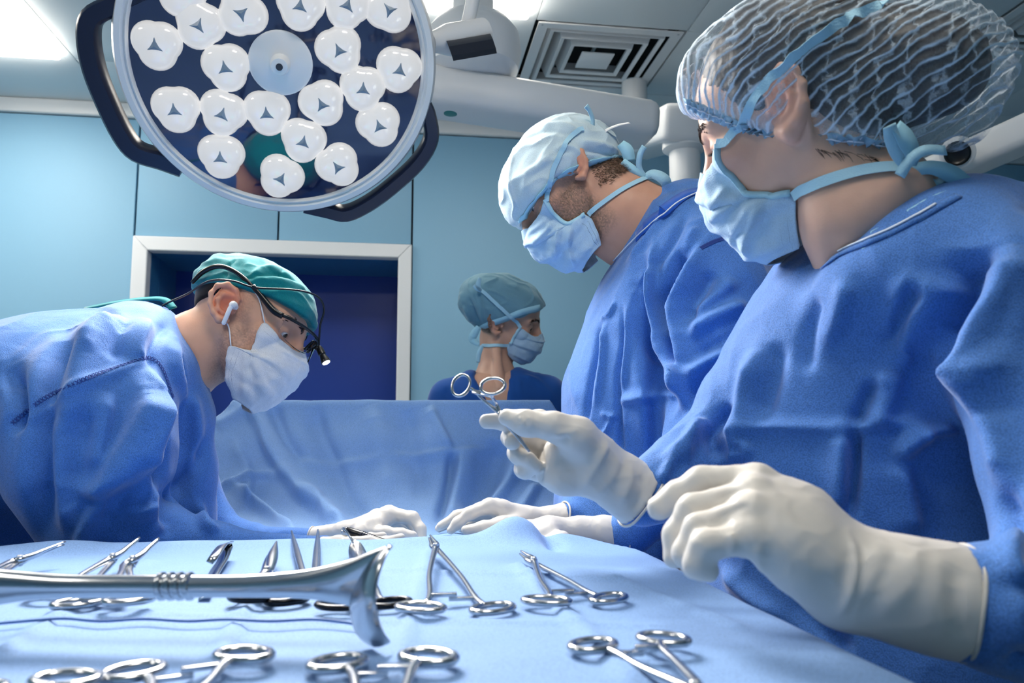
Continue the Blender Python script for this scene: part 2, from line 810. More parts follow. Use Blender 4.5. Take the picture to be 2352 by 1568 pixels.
def structure(name, mb, m, parent=None, smooth=False):
    o = mb.build(name, m, parent, smooth)
    if parent is None:
        o['kind'] = 'structure'
    return o


# back wall: a dark core carrying the panels, joints stay open between them
FX0, FX1, FZ = -1.322, 0.049, 2.168      # outer size of the door frame
RX0, RX1, RZ, RY = -1.249, -0.020, 2.095, 4.60
mb = MB()
mb.box(((XL + FX0) / 2, YB + 0.13, ZC / 2), (FX0 - XL, 0.2, ZC))
mb.box(((XR + FX1) / 2, YB + 0.13, ZC / 2), (XR - FX1, 0.2, ZC))
mb.box(((FX0 + FX1) / 2, YB + 0.13, (ZC + FZ) / 2), (FX1 - FX0, 0.2, ZC - FZ))
wall_back = structure('wall_back', mb, M['wall_gap'])
g = 0.010
for (x0, x1, z0, z1) in ((XL, FX0, 0, 2.775), (FX0, -0.629, FZ, 2.775), (-0.629, FX1, FZ, 2.775), (FX1, 3.36, 0, 2.775), (3.36, XR, 0, 2.775)):
    b = MB().box(((x0 + x1) / 2, YB + 0.015, (z0 + z1) / 2), (x1 - x0 - g, 0.03, z1 - z0 - g), bev=0.002)
    b.build('wall_panel', M['wall'], wall_back)
# other walls
for nm, c, s in (('wall_left', (XL - 0.05, (YB + YF) / 2, ZC / 2), (0.1, YB - YF, ZC)), ('wall_right', (XR + 0.05, (YB + YF) / 2, ZC / 2), (0.1, YB - YF, ZC)),
                 ('wall_front', ((XL + XR) / 2, YF - 0.05, ZC / 2), (XR - XL, 0.1, ZC))):
    structure(nm, MB().box(c, s), M['wall'])
structure('floor', MB().box(((XL + XR) / 2, (YB + YF) / 2 + 0.3, -0.05), (XR - XL, YB - YF + 1.0, 0.1)), M['floor'])
# white cornice under the ceiling
mb = MB()
for (y0, z0, y1, z1) in ((YB - 0.02, 2.775, YB + 0.03, ZC),):
    mb.box(((XL + XR) / 2, (y0 + y1) / 2, (z0 + z1) / 2), (XR - XL, y1 - y0, z1 - z0), bev=0.01)
structure('trim_1', mb, M['white'], smooth=True)

# door: frame of mitred profiles, deep reveal, leaf
door = empty('door_1', (-0.635, YB, 0))
tag(door, 'dark blue door in a deep recess with a white frame', None, None, 'structure')


def frame_piece(a, b, na, nb, name='frame_profile'):
    """mitred profile between outer corner a..b with inner corners na..nb (x,z)"""
    v = []
    for (x, z) in (a, b, nb, na):
        v.append((x, YB - 0.022, z))
    for (x, z) in (a, b, nb, na):
        v.append((x, YB + 0.05, z))
    inn = np.array([(a[0] + na[0]) / 2, (a[1] + na[1]) / 2])
    b2 = MB().add(v, [(0, 1, 2, 3), (7, 6, 5, 4), (0, 4, 5, 1), (1, 5, 6, 2), (2, 6, 7, 3), (3, 7, 4, 0)])
    o = b2.build(name, M['frame_white'], door, True)
    md = o.modifiers.new('b', 'BEVEL')
    md.width = 0.006
    md.segments = 2
    return o


frame_piece((FX0, FZ), (FX1, FZ), (RX0, RZ), (RX1, RZ))
frame_piece((FX0, 0), (FX0, FZ), (RX0, 0), (RX0, RZ))
frame_piece((FX1, FZ), (FX1, 0), (RX1, RZ), (RX1, 0))
ym = (YB + 0.05 + RY) / 2
for (x0, x1, y0, y1, z0, z1) in ((RX0 - 0.03, RX0, YB + 0.05, 4.29, 0, RZ), (RX0 - 0.03, RX0, 4.295, RY, 0, RZ), (RX1, RX1 + 0.03, YB + 0.05, RY, 0, RZ), (RX0, RX1, YB + 0.05, RY, RZ, RZ + 0.03)):
    MB().box(((x0 + x1) / 2, (y0 + y1) / 2, (z0 + z1) / 2), (x1 - x0, y1 - y0, z1 - z0)).build('reveal_panel', M['reveal'], door, False)
MB().box(((RX0 + RX1) / 2, RY + 0.02, RZ / 2), (RX1 - RX0 + 0.1, 0.04, RZ + 0.1)).build('door_leaf', M['door'], door, False)

# ceiling: backing slab with metal tiles, recessed lights and vents
XS = [XL, -2.70, -2.08, -1.455, -0.77, -0.12, 0.52, 1.155, 1.755, 2.355, 2.955, XR]
YS = [YF, -1.80, -1.20, -0.60, 0.0, 0.60, 1.20, 1.80, 2.40, 3.0, 3.62, YB]
ceiling = structure('ceiling', MB().box(((XL + XR) / 2, (YB + YF) / 2, ZC + 0.16), (XR - XL + 0.2, YB - YF + 0.2, 0.1)), M['wall_gap'])
LIGHTS = {(2, 8): 2, (5, 8): 1, (2, 4): 1, (5, 4): 1}
VENTS = [(6, 9), (9, 8)]
skip = set(VENTS)
for (i, j), n in LIGHTS.items():
    for k in range(n):
        skip.add((i, j + k))
for i in range(len(XS) - 1):
    for j in range(len(YS) - 1):
        if (i, j) in skip:
            continue
        x0, x1, y0, y1 = XS[i], XS[i + 1], YS[j], YS[j + 1]
        MB().box(((x0 + x1) / 2, (y0 + y1) / 2, ZC + 0.03), (x1 - x0 - 0.004, y1 - y0 - 0.004, 0.06), bev=0.002).build('ceiling_tile', M['ceil'], ceiling)

GL = 'square recessed light panels in the tiled ceiling'
for (i, j), n in LIGHTS.items():
    x0, x1, y0, y1 = XS[i], XS[i + 1], YS[j], YS[j + n]
    off = {(2, 4): 'aisle_ceiling_light_offscreen', (5, 4): 'table_ceiling_light_offscreen'}.get((i, j))      # panels of the same ceiling above the frame
    t = empty(off or 'ceiling_light', ((x0 + x1) / 2, (y0 + y1) / 2, ZC))
    if (i, j) == (2, 8):
        tag(t, 'long glowing recessed light panel near the back wall, beside the operating lamp grip', 'light panel', GL)
    elif (i, j) == (5, 8):
        tag(t, 'glowing square light panel above the operating lamp joint, beside the ceiling vent', 'light panel', GL)
    else:
        tag(t, 'glowing square light panel in the ceiling over %s' % {(2, 4): 'the aisle beside the instrument table', (5, 4): 'the instrument table'}[(i, j)], 'light panel', GL)
    w = 0.04
    mb = MB()
    for (a0, a1, b0, b1) in ((x0, x0 + w, y0, y1), (x1 - w, x1, y0, y1), (x0 + w, x1 - w, y0, y0 + w), (x0 + w, x1 - w, y1 - w, y1)):
        mb.box(((a0 + a1) / 2, (b0 + b1) / 2, ZC + 0.03), (a1 - a0 - 0.001, b1 - b0 - 0.001, 0.06))
    mb.build('frame', M['ceil'], t, False)
    MB().box(((x0 + x1) / 2, (y0 + y1) / 2, ZC - 0.004), (x1 - x0 - 2 * w, y1 - y0 - 2 * w, 0.05), bev=0.012).build('diffuser_offscreen' if off else 'diffuser', M['panel_light'], t, False)


def vent(i, j, label):
    x0, x1, y0, y1 = XS[i] + 0.012, XS[i + 1] - 0.012, YS[j] + 0.006, YS[j + 1] - 0.006
    cx, cy = (x0 + x1) / 2, (y0 + y1) / 2
    t = empty('ceiling_vent', (cx, cy, ZC), label, 'vent', 'four-way air vents in the ceiling')
    MB().box((cx, cy, ZC + 0.085), (x1 - x0, y1 - y0, 0.01)).build('duct_backing', M['black_void'], t, False)
    H = (x1 - x0) / 2

    def ring(ho, hi, zo, zi, nm):
        v, f = [], []
        for (h, z) in ((ho, zo), (hi, zi), (hi, zi + 0.006), (ho, zo + 0.006)):
            for sx, sy in ((-1, -1), (1, -1), (1, 1), (-1, 1)):
                v.append((cx + sx * h, cy + sy * h * (y1 - y0) / (x1 - x0), z))
        for a in range(4):
            b = (a + 1) % 4
            for k in range(4):
                k2 = (k + 1) % 4
                f.append((a * 4 + k, a * 4 + k2, b * 4 + k2, b * 4 + k))
        mb = MB().add(v, f)
        mb.build(nm, M['white'], t, False)
    ring(H, H * 0.86, ZC - 0.006, ZC - 0.004, 'flange')
    for ho in (0.80, 0.62, 0.44):
        ring(H * ho, H * (ho - 0.055), ZC - 0.004, ZC + 0.001, 'louver')
        ring(H * (ho + 0.055), H * ho, ZC + 0.05, ZC - 0.002, 'louver')
    MB().box((cx, cy, ZC + 0.0), (H * 0.48, H * 0.48, 0.008), bev=0.003).build('centre_plate', M['white'], t)
    for k in range(3):
        MB().box((cx - H * 0.5 + k * H * 0.5, cy + H * 0.3, ZC + 0.06), (0.012, H * 0.9, 0.012)).build('damper_bar', M['ceil'], t, False)
    for sx in (-1, 1):
        for sy in (-1, 1):
            MB().lathe((cx + sx * H * 0.94, cy + sy * H * 0.94, ZC - 0.006), (0, 0, -1), [(0.005, 0), (0.005, 0.001), (0.003, 0.002)], 10).build('screw', M['steel_satin'], t)
    return t


vent(6, 9, 'square white air vent with nested louvers above the pale-capped surgeon')
vent(9, 8, 'square white air vent partly hidden by the bouffant cap')

# ================================================================== operating lamp
LC = P(645, 144, 1.6875)
LN = unit(0.2288 * CR - 0.5277 * CU - CF)
LR = 0.33
LU = unit(CU - LN * (CU @ LN))
LX = np.cross(LU, LN)


def LP(px, py, off=0.0):
    """pixel to a point on the lamp's face plane"""
    v = ray(px, py)
    t = ((LC + LN * off - CAM) @ LN) / (v @ LN)
    return CAM + v * t


lamp = empty('operating_lamp', LC, 'large round white operating lamp with clustered glowing lenses and dark grips', 'lamp')
M['lamp_white'] = mat('lamp_housing_white', srgb(240, 240, 240), 0.3)
M['lamp_glass'] = add_bump(mat('lamp_dark_glass', srgb(22, 34, 70), 0.04, spec=0.8), scale=2, strength=0.005)
M['lens'] = mat('lens_glass', (0.34, 0.34, 0.35), 0.12, emit=(1.0, 0.99, 0.97), estr=0.45, coat=0.8)
for _m in ('lens',):
    M[_m].cycles.emission_sampling = 'NONE'
M['lens_core'] = mat('lens_core', srgb(140, 156, 172), 0.2, emit=(0.8, 0.9, 1.0), estr=0.0)
prof = [(LR * 0.90, 0.002), (LR * 0.915, 0.010), (LR * 0.93, 0.004), (LR * 0.945, 0.012), (LR * 0.98, 0.010), (LR, -0.006), (LR * 1.005, -0.03), (LR * 0.97, -0.055), (LR * 0.85, -0.075), (LR * 0.3, -0.095)]
MB().lathe(LC, LN, [(0.001, -0.096)] + prof[::-1] + [(LR * 0.895, -0.02)], 96, cap=False).build('housing', M['lamp_white'], lamp)
gl = MB().lathe(LC, LN, [(LR * 0.905, -0.004), (LR * 0.905, 0.001)], 96).build('glass_plate', M['lamp_glass'], lamp)
# hub with sterile handle
MB().lathe(LC, LN, [(0.066, 0.001), (0.066, 0.006), (0.062, 0.010), (0.03, 0.013), (0.021, 0.016), (0.019, 0.045), (0.0165, 0.056), (0.008, 0.058)], 40).build('hub', M['lamp_white'], lamp)
MB().lathe(LC, LN, [(0.0072, 0.0575), (0.0072, 0.0592), (0.004, 0.0594)], 16).build('hub_screw', M['bracket'], lamp)


def lens_mesh(c, rot, R):
    """three-lobed dome"""
    n, rings = 36, 7
    v, f = [], []
    lobes = [np.array([math.cos(rot + k * 2.0944), math.sin(rot + k * 2.0944)]) * R * 0.27 for k in range(3)]
    lr = R * 0.76
    def edge(a):
        d = np.array([math.cos(a), math.sin(a)])
        best = 0
        for l in lobes:
            b = l @ d
            disc = b * b - (l @ l - lr * lr)
            if disc >= 0:
                best = max(best, b + math.sqrt(disc))
        return best
    ed = [edge(2 * math.pi * i / n) for i in range(n)]
    def height(q):
        h = 0.0
        for l in lobes:
            s = 1 - ((q - l) @ (q - l)) / (lr * lr * 1.0001)
            if s > 0:
                h = max(h, math.sqrt(s) * R * 0.55)
        return h
    v.append(c + LN * (height(np.zeros(2)) + 0.001))
    for j in range(1, rings + 1):
        t = j / rings
        t = 1 - (1 - t) ** 1.5
        for i in range(n):
            a = 2 * math.pi * i / n
            q = np.array([math.cos(a), math.sin(a)]) * ed[i] * t
            v.append(c + LX * q[0] + LU * q[1] + LN * (height(q) + 0.001 if j < rings else 0.0))
    for i in range(n):
        f.append((0, 1 + i, 1 + (i + 1) % n))
    for j in range(rings - 1):
        for i in range(n):
            a, b = 1 + j * n + i, 1 + j * n + (i + 1) % n
            f.append((a, a + n, b + n, b))
    return v, f


LENS = [(361, 102, 0.5), (459, 55, 0.1), (557, 28, -0.3), (690, 12, 0.4), (797, 10, 0.2), (893, 20, 1.3), (779, 113, 1.0), (520, 153, 0.7), (405, 249, 0.6), (513, 258, 0.2), (614, 257, 0.6),
        (740, 236, 1.0), (833, 201, 0.5), (916, 158, 0.4), (870, 285, 0.9), (697, 321, 0.3), (509, 357, 0.5), (646, 404, 0.0), (776, 378, 1.2), (415, -22, 0.2), (520, -62, 0.8), (610, -66, 0.3),
        (735, -70, 0.5), (842, -72, 0.1), (640, -150, 0.9), (760, -150, 0.4)]
for k, (px, py, rot) in enumerate(LENS):
    c = LP(px, py, 0.001)
    rad = 0.0505
    v, f = lens_mesh(c, rot, rad)
    lo = mesh_obj('lens', v, f, M['lens'], lamp)
    fix_normals(lo)
    autosmooth(lo, 30)
    hh = 0.66 * 0.0
    tri = []
    cc = c + LN * (0.0505 * 0.53)
    for q in range(3):
        a = rot + math.pi + q * 2.0944
        tri.append(cc + (LX * math.cos(a) + LU * math.sin(a)) * 0.017)
    top = cc + LN * 0.006
    mesh_obj('lens_core', tri + [top], [(0, 1, 3), (1, 2, 3), (2, 0, 3)], M['lens_core'], lo, smooth=False)
# grips
def grip(path, w, th, m):
    mb = MB()
    pts = np.array([LP(x, y, -0.02) for x, y in path])
    pts = catmull(pts, 4)
    t = np.gradient(pts, axis=0)
    t /= np.linalg.norm(t, axis=1)[:, None]
    v, f = [], []
    for i in range(len(pts)):
        s = np.cross(t[i], LN)
        for a, b in ((-.5, -.5), (-.5, .32), (-.36, .5), (.36, .5), (.5, .32), (.5, -.5)):
            v.append(pts[i] + s * (a * w) + LN * (b * th))
    for i in range(len(pts) - 1):
        for k in range(6):
            k2 = (k + 1) % 6
            f.append((i * 6 + k, i * 6 + k2, i * 6 + 6 + k2, i * 6 + 6 + k))
    f.append(tuple(range(6))[::-1])
    f.append(tuple(range((len(pts) - 1) * 6, len(pts) * 6)))
    mb.add(v, f)
    return mb.build('grip', m, lamp)


grip([(330, -20), (262, 12), (212, 40), (203, 90), (216, 160), (245, 235), (282, 310), (315, 348), (370, 366), (420, 384)], 0.040, 0.045, M['dark_plastic'])
grip([(972, 232), (985, 265), (990, 318), (960, 372), (900, 428), (845, 468), (795, 490), (752, 482), (700, 470)], 0.032, 0.045, M['dark_plastic'])
# yoke joint carrying the lamp
J = P(1052, 92, 1.86)
JX = unit(P(1120, 78, 1.86) - P(1000, 96, 1.82))
MB().tube([P(985, 98, 1.78), P(1005, 95, 1.80), P(1030, 92, 1.82), P(1112, 78, 1.87), P(1116, 77, 1.872)], [0.022, 0.026, 0.036, 0.036, 0.030], 28).build('yoke_joint', M['lamp_white'], lamp)
mb = MB()
a0, a1 = P(1022, 88, 1.80), P(1122, 72, 1.85)
ax = unit(a1 - a0)
dn = unit(np.cross(ax, CF))
if dn @ CU > 0:
    dn = -dn
arc = []
for (u, w) in ((-0.004, 0.0), (-0.022, 0.010), (-0.032, 0.026), (-0.026, 0.046), (-0.010, 0.052)):
    arc.append((u, w))
v, f = [], []
for (u, w) in arc:
    for e in (a0, a1):
        v.append(e + CF * u + dn * (w + 0.006))
for (u, w) in arc:
    for e in (a0, a1):
        v.append(e + CF * (u + 0.006) + dn * (w + 0.004))
n5 = len(arc)
for i in range(n5 - 1):
    f.append((i * 2, i * 2 + 1, i * 2 + 3, i * 2 + 2))
    f.append((n5 * 2 + i * 2, n5 * 2 + i * 2 + 2, n5 * 2 + i * 2 + 3, n5 * 2 + i * 2 + 1))
for i in (0, 1):
    for k in range(n5 - 1):
        f.append((k * 2 + i, k * 2 + 2 + i, n5 * 2 + k * 2 + 2 + i, n5 * 2 + k * 2 + i))
f.append((0, 1, n5 * 2 + 1, n5 * 2))
f.append((n5 * 2 - 2, n5 * 2 - 1, n5 * 4 - 1, n5 * 4 - 2))
mb.add(v, f).build('joint_cover', M['bracket'], lamp)
MB().tube([P(1072, 66, 1.85), P(1088, -10, 1.85), P(1110, -150, 1.86), P(1125, -230, 1.95)], [0.0155, 0.016, 0.017, 0.018], 20, smoothn=4).build('yoke_tube', M['lamp_white'], lamp)
# the lamp's own beam
ld = bpy.data.lights.new('operating_lamp_beam', 'AREA')
ld.shape = 'DISK'
ld.size = 0.55
ld.energy = LAMP_POWER
ld.color = (1.0, 0.97, 0.93)
ld.spread = math.radians(130)
lo = bpy.data.objects.new('operating_lamp_beam', ld)
COL.objects.link(lo)
lo.location = LC + LN * 0.065
lo.rotation_euler = Vector(-LN).to_track_quat('Z', 'Y').to_euler() if False else Vector(LN).to_track_quat('-Z', 'Y').to_euler()

# ================================================================== ceiling arms
def beam(pts, w, h, m, name, parent, bev=0.02):
    a, b = np.asarray(pts[0]), np.asarray(pts[1])
    ax = unit(b - a)
    s = unit(np.cross(ax, [0, 0, 1]))
    u = np.cross(s, ax)
    return MB().box((a + b) / 2, (np.linalg.norm(b - a), w, h), (ax, s, u), bev).build(name, m, parent)


arm = empty('lamp_suspension_arm', P(1290, 240, 2.5), 'thick white horizontal ceiling arm with a small teal badge', 'ceiling arm')
arm['label'] = 'thick white spring arm with a round teal badge behind the operating lamp'
b0, b1 = P(960, 205, 2.30), P(1500, 292, 2.42)
beam((b0, b1), 0.17, 0.115, M['white'], 'arm_body', arm, 0.035)
MB().lathe(P(1086, 120, 2.32), (0, 0, 1), [(0.03, -0.085), (0.10, -0.08), (0.132, -0.055), (0.142, 0.0), (0.135, 0.05), (0.11, 0.085), (0.05, 0.095)], 40).build('knuckle', M['white'], arm)
ax = unit(b1 - b0)
pb = b0 + (b1 - b0) * 0.135
MB().lathe(pb - np.array([0, 0, 0.0575]), (0, 0, -1), [(0.0205, -0.002), (0.0205, 0.001), (0.018, 0.0018)], 28).build('badge', M['teal'], arm)
MB().tube([P(1086, 120, 2.32) + np.array([0, 0, 0.08]), P(1086, 120, 2.32) + np.array([0, 0, 0.32])], 0.06, 24).build('ceiling_tube', M['white'], arm)

pend = empty('equipment_pendant', P(1570, 330, 2.75), 'white ceiling pendant with a boxy arm end and round column', 'ceiling arm')
pa, pbb = P(1590, 280, 2.75), P(1450, 335, 3.85)
beam((pa, pbb), 0.20, 0.13, M['white'], 'arm_body', pend, 0.025)
cp = P(1572, 330, 2.85)
MB().lathe(cp, (0, 0, -1), [(0.07, -0.02), (0.078, 0.0), (0.078, 0.022), (0.066, 0.03), (0.055, 0.034), (0.055, 0.62), (0.05, 0.63)], 36).build('column', M['white'], pend)
MB().tube([pbb - unit(pbb - pa) * 0.1, pbb - unit(pbb - pa) * 0.1 + np.array([0, 0, 0.03]), np.array([(pbb - unit(pbb - pa) * 0.1)[0], (pbb - unit(pbb - pa) * 0.1)[1], ZC])], 0.06, 24).build('ceiling_tube', M['white'], pend)
MB().box(P(1596, 262, 2.74), (0.03, 0.012, 0.012), bev=0.004).build('slot', M['bracket'], pend)
MB().box(cp + np.array([0, 0, -0.78]), (0.3, 0.26, 0.32), bev=0.02).build('service_head', M['white'], pend)

arm2 = empty('monitor_arm', P(2300, 340, 2.1), 'white ceiling arm with a black-ended round knuckle behind the bouffant cap', 'ceiling arm')
q0, q1 = P(2100, 420, 2.25), P(2520, 235, 1.95)
beam((q0, q1), 0.10, 0.085, M['white'], 'arm_body', arm2, 0.02)
kp = P(2200, 350, 2.06)
kd = unit(P(2193, 366, 1.9) - kp)
MB().lathe(kp, kd, [(0.038, -0.02), (0.042, 0.0), (0.042, 0.02), (0.037, 0.024)], 30).build('knuckle', M['white'], arm2)
MB().lathe(kp, kd, [(0.031, 0.02), (0.031, 0.03), (0.026, 0.034), (0.02, 0.03)], 30).build('knuckle_cap', M['black'], arm2)
MB().tube([q1, q1 + np.array([0.02, 0, 0.4]), np.array([q1[0] + 0.02, q1[1], ZC])], 0.04, 20).build('ceiling_tube', M['white'], arm2)
# ================================================================== drapes
def drape_mat(name, col, scale=1.0):
    m = mat(name, col, 0.75, spec=0.25, sheen=0.15)
    add_bump(m, 'voronoi', 900 * scale, 0.18, 0.0006)
    add_bump(m, 'noise', 24, 0.16, 0.004, detail=4)
    n, l, b = nodes(m)
    tc = n.new('ShaderNodeTexCoord')
    v = n.new('ShaderNodeTexVoronoi')
    v.inputs['Scale'].default_value = 620 * scale
    r = n.new('ShaderNodeValToRGB')
    r.color_ramp.elements[0].position = 0.1
    r.color_ramp.elements[0].color = (*[min(1, c * 1.10) for c in col], 1)
    r.color_ramp.elements[1].position = 0.75
    r.color_ramp.elements[1].color = (*[c * 0.84 for c in col], 1)
    l.new(tc.outputs['Object'], v.inputs['Vector'])
    l.new(v.outputs['Distance'], r.inputs['Fac'])
    l.new(r.outputs['Color'], b.inputs['Base Color'])
    return m


M['drape'] = drape_mat('instrument_drape', srgb(124, 160, 210))
M['screen'] = drape_mat('patient_drape', srgb(136, 174, 224))

ZT = 1.06


def grid_faces(nu, nv):
    i, j = np.meshgrid(np.arange(nu - 1), np.arange(nv - 1), indexing='ij')
    a = (i * nv + j).ravel()
    return np.stack([a, a + nv, a + nv + 1, a + 1], 1)


# instrument table: steel stand with tray, drape over it
TX0, TX1, TY0, TY1, TR = -0.78, 0.285, 0.22, 1.07, 0.14
tbl = empty('instrument_table', ((TX0 + TX1) / 2, (TY0 + TY1) / 2, 0), 'low steel instrument stand hidden under the pale blue instrument drape', 'table')
tc = np.array([(TX0 + TX1) / 2, (TY0 + TY1) / 2, 0])
tin, trr = 0.022, TR - 0.022
ol = []
for (cx_, cy_, a0_) in ((TX1 - tin - trr, TY1 - tin - trr, 0), (TX0 + tin + trr, TY1 - tin - trr, 90), (TX0 + tin + trr, TY0 + tin + trr, 180), (TX1 - tin - trr, TY0 + tin + trr, 270)):
    for k in range(9):
        a = math.radians(a0_ + k * 11.25)
        ol.append((cx_ + trr * math.cos(a), cy_ + trr * math.sin(a)))
no = len(ol)
tv = [(x, y, ZT - 0.045) for x, y in ol] + [(x, y, ZT - 0.012) for x, y in ol]
MB().add(tv, [tuple(range(no))[::-1], tuple(range(no, 2 * no))] + [(k, (k + 1) % no, no + (k + 1) % no, no + k) for k in range(no)]).build('tray', M['steel_satin'], tbl)
for sx in (-1, 1):
    for sy in (-1, 1):
        p0 = np.array([tc[0] + sx * 0.42, tc[1] + sy * 0.33, 0])
        MB().tube([p0 + [0, 0, 0.0], p0 + [0, 0, ZT - 0.045]], 0.016, 14).build('leg', M['steel_satin'], tbl)


def rr_dist(x, y, x0, x1, y0, y1, r):
    cx, cy = (x0 + x1) / 2, (y0 + y1) / 2
    qx = np.abs(x - cx) - ((x1 - x0) / 2 - r)
    qy = np.abs(y - cy) - ((y1 - y0) / 2 - r)
    ox, oy = np.maximum(qx, 0), np.maximum(qy, 0)
    L = np.hypot(ox, oy)
    d = L + np.minimum(np.maximum(qx, qy), 0) - r
    nx = np.where(L > 1e-9, ox / np.maximum(L, 1e-9), (qx > qy)) * np.sign(x - cx)
    ny = np.where(L > 1e-9, oy / np.maximum(L, 1e-9), (qx <= qy)) * np.sign(y - cy)
    return d, nx, ny


nx_, ny_ = 270, 230
ex = 0.36
gx = np.linspace(TX0 - ex, TX1 + ex, nx_)
gy = np.linspace(TY0 - ex, TY1 + ex, ny_)
X, Y = [a.ravel() for a in np.meshgrid(gx, gy, indexing='ij')]
d, nxv, nyv = rr_dist(X, Y, TX0, TX1, TY0, TY1, TR)
rb = 0.016
out = np.maximum(d, 0)
bx, by = X - nxv * out, Y - nyv * out
arcl = rb * math.pi / 2
th = np.minimum(out / rb, math.pi / 2)
drop = np.where(out < arcl, rb * (1 - np.cos(th)), rb + (out - arcl))
push = rb * np.sin(th)
along = bx * nyv - by * nxv
wave = np.sin(along * 42 + 1.3 * np.sin(along * 13)) * np.clip((out - 0.02) / 0.15, 0, 1) * 0.018
Z = ZT - drop
p3 = np.stack([bx + nxv * (push + wave + 0.06 * np.clip(out - 0.03, 0, 1)), by + nyv * (push + wave + 0.06 * np.clip(out - 0.03, 0, 1)), Z], 1)
# gentle unevenness of the cloth, pulled-up rim at the far side
q = np.stack([X * 5, Y * 5, X * 0 + 2], 1)
p3[:, 2] += 0.0022 * perlin(q) + 0.0010 * perlin(q * 3.1)
rim = np.exp(-((Y - 1.045) / 0.028) ** 2) * np.clip(1.2 - np.abs(X + 0.2) * 0.6, 0, 1)
p3[:, 2] += rim * (0.007 + 0.006 * perlin(np.stack([X * 9, X * 0, X * 0 + 5], 1)))
bump = np.exp(-((X - 0.150) / 0.035) ** 2 - ((Y - 1.045) / 0.045) ** 2)
p3[:, 2] += 0.022 * bump
notch = np.exp(-((X - 0.192) / 0.012) ** 2 - ((Y - 1.02) / 0.05) ** 2)
p3[:, 2] -= 0.016 * notch
# pressed fold lines of the cloth
def pressed(x0, y0, x1, y1, h, w):
    a = np.array([x0, y0])
    b = np.array([x1, y1])
    ba = b - a
    t = np.clip(((X - a[0]) * ba[0] + (Y - a[1]) * ba[1]) / (ba @ ba), 0, 1)
    dd = np.hypot(X - a[0] - t * ba[0], Y - a[1] - t * ba[1])
    return h * np.maximum(0, 1 - dd / w)


def gp(px, py):
    return G(px, py, ZT)[:2]


for (l0, l1, h, w) in (((1190, 1300), (1460, 1568), 0.0032, 0.012), ((985, 1265), (905, 1568), 0.0025, 0.010), ((620, 1290), (470, 1568), 0.0028, 0.012), ((340, 1290), (0, 1500), 0.0028, 0.012),
                       ((0, 1425), (330, 1412), 0.0018, 0.01), ((330, 1412), (1500, 1440), 0.0015, 0.012), ((880, 1310), (1420, 1330), 0.0022, 0.012), ((1420, 1330), (1700, 1440), 0.002, 0.012)):
    (xa, ya), (xb, yb) = gp(*l0), gp(*l1)
    p3[:, 2] += np.where(d < 0.02, pressed(xa, ya, xb, yb, h * 1.7, w * 0.8), 0)
F = grid_faces(nx_, ny_)
o = mesh_obj('instrument_drape', p3, F, M['drape'])
tag(o, 'pale blue surgical drape spread over the instrument table', 'drape')
fix_normals(o)


def drape_z(x, y):
    return ZT + 0.002


# operating table with the draped patient end and the anaesthesia screen
otb = empty('operating_table', (P(890, 1230, 1.5)[0], P(890, 1230, 1.5)[1], 0), 'operating table hidden under the pale blue patient drape', 'table')
oc = np.array([P(890, 1230, 1.5)[0], P(890, 1230, 1.5)[1], 0])
oc = P(890, 1230, 1.58) * [1, 1, 0]
MB().box(oc + [0, 0, 0.93], (0.38, 0.54, 0.10), (CR, unit(np.cross([0, 0, 1], CR)), (0, 0, 1)), 0.03).build('mattress', M['black'], otb)
MB().box(oc + [0, 0, 0.45], (0.25, 0.4, 0.86), (CR, unit(np.cross([0, 0, 1], CR)), (0, 0, 1)), 0.03).build('pedestal', M['steel_satin'], otb)
MB().box(oc + [0, 0, 0.03], (0.42, 0.6, 0.06), (CR, unit(np.cross([0, 0, 1], CR)), (0, 0, 1)), 0.02).build('base', M['steel_satin'], otb)

rows = [  # left px, right px, y, depth  (top of the screen down to the patient, then forward)
    (536, 1262, 1150, 1.93), (534, 1262, 1000, 1.92), (532, 1263, 935, 1.90), (532, 1264, 921, 1.88), (531, 1266, 919, 1.865), (526, 1271, 927, 1.855), (508, 1284, 948, 1.845), (484, 1296, 972, 1.83), (479, 1306, 1010, 1.80),
    (477, 1302, 1080, 1.76), (478, 1292, 1150, 1.69), (492, 1262, 1200, 1.61), (515, 1246, 1228, 1.49), (525, 1240, 1238, 1.39), (530, 1238, 1256, 1.28), (530, 1238, 1290, 1.20), (530, 1238, 1420, 1.18), (530, 1238, 1700, 1.18)]
R_ = np.array(rows, float)
R_ = catmull(R_, 14)
nu = 220
us = np.linspace(0, 1, nu)
pts = np.zeros((len(R_), nu, 3))
for i, (l, r, y, dd) in enumerate(R_):
    a, b = P(l, y, dd), P(r, y, dd)
    # columns: the first and last tenth hang down past the table edges
    for j, u in enumerate(us):
        if u < 0.12:
            s = (0.12 - u) / 0.12
            e = a + np.array([0, 0.05, 0]) * s
            pts[i, j] = e - CR * 0.015 * math.sin(min(1, s * 4) * math.pi / 2) + np.array([0, 0.12 * s if i < 130 else 0, -0.42 * s])
        elif u > 0.88:
            s = (u - 0.88) / 0.12
            pts[i, j] = b + CR * 0.015 * math.sin(min(1, s * 4) * math.pi / 2) + np.array([0, 0.12 * s if i < 130 else 0, -0.42 * s])
        else:
            pts[i, j] = a + (b - a) * ((u - 0.12) / 0.76)
pos = pts.reshape(-1, 3)
Q = grid_faces(len(R_), nu)
nrm = vnormals(pos, Q)
if (nrm * (CAM - pos)).sum() < 0:
    Q = Q[:, ::-1]
q = pos * np.array([9, 9, 2.2])
topw = np.clip((np.repeat(np.arange(len(R_)), nu) - 62) / 60.0, 0.06, 1)
pos = pos + vnormals(pos, Q) * topw[:, None] * (0.010 * perlin(pos * np.array([8, 4, 3])) + 0.004 * perlin(pos * np.array([22, 10, 9])))[:, None]
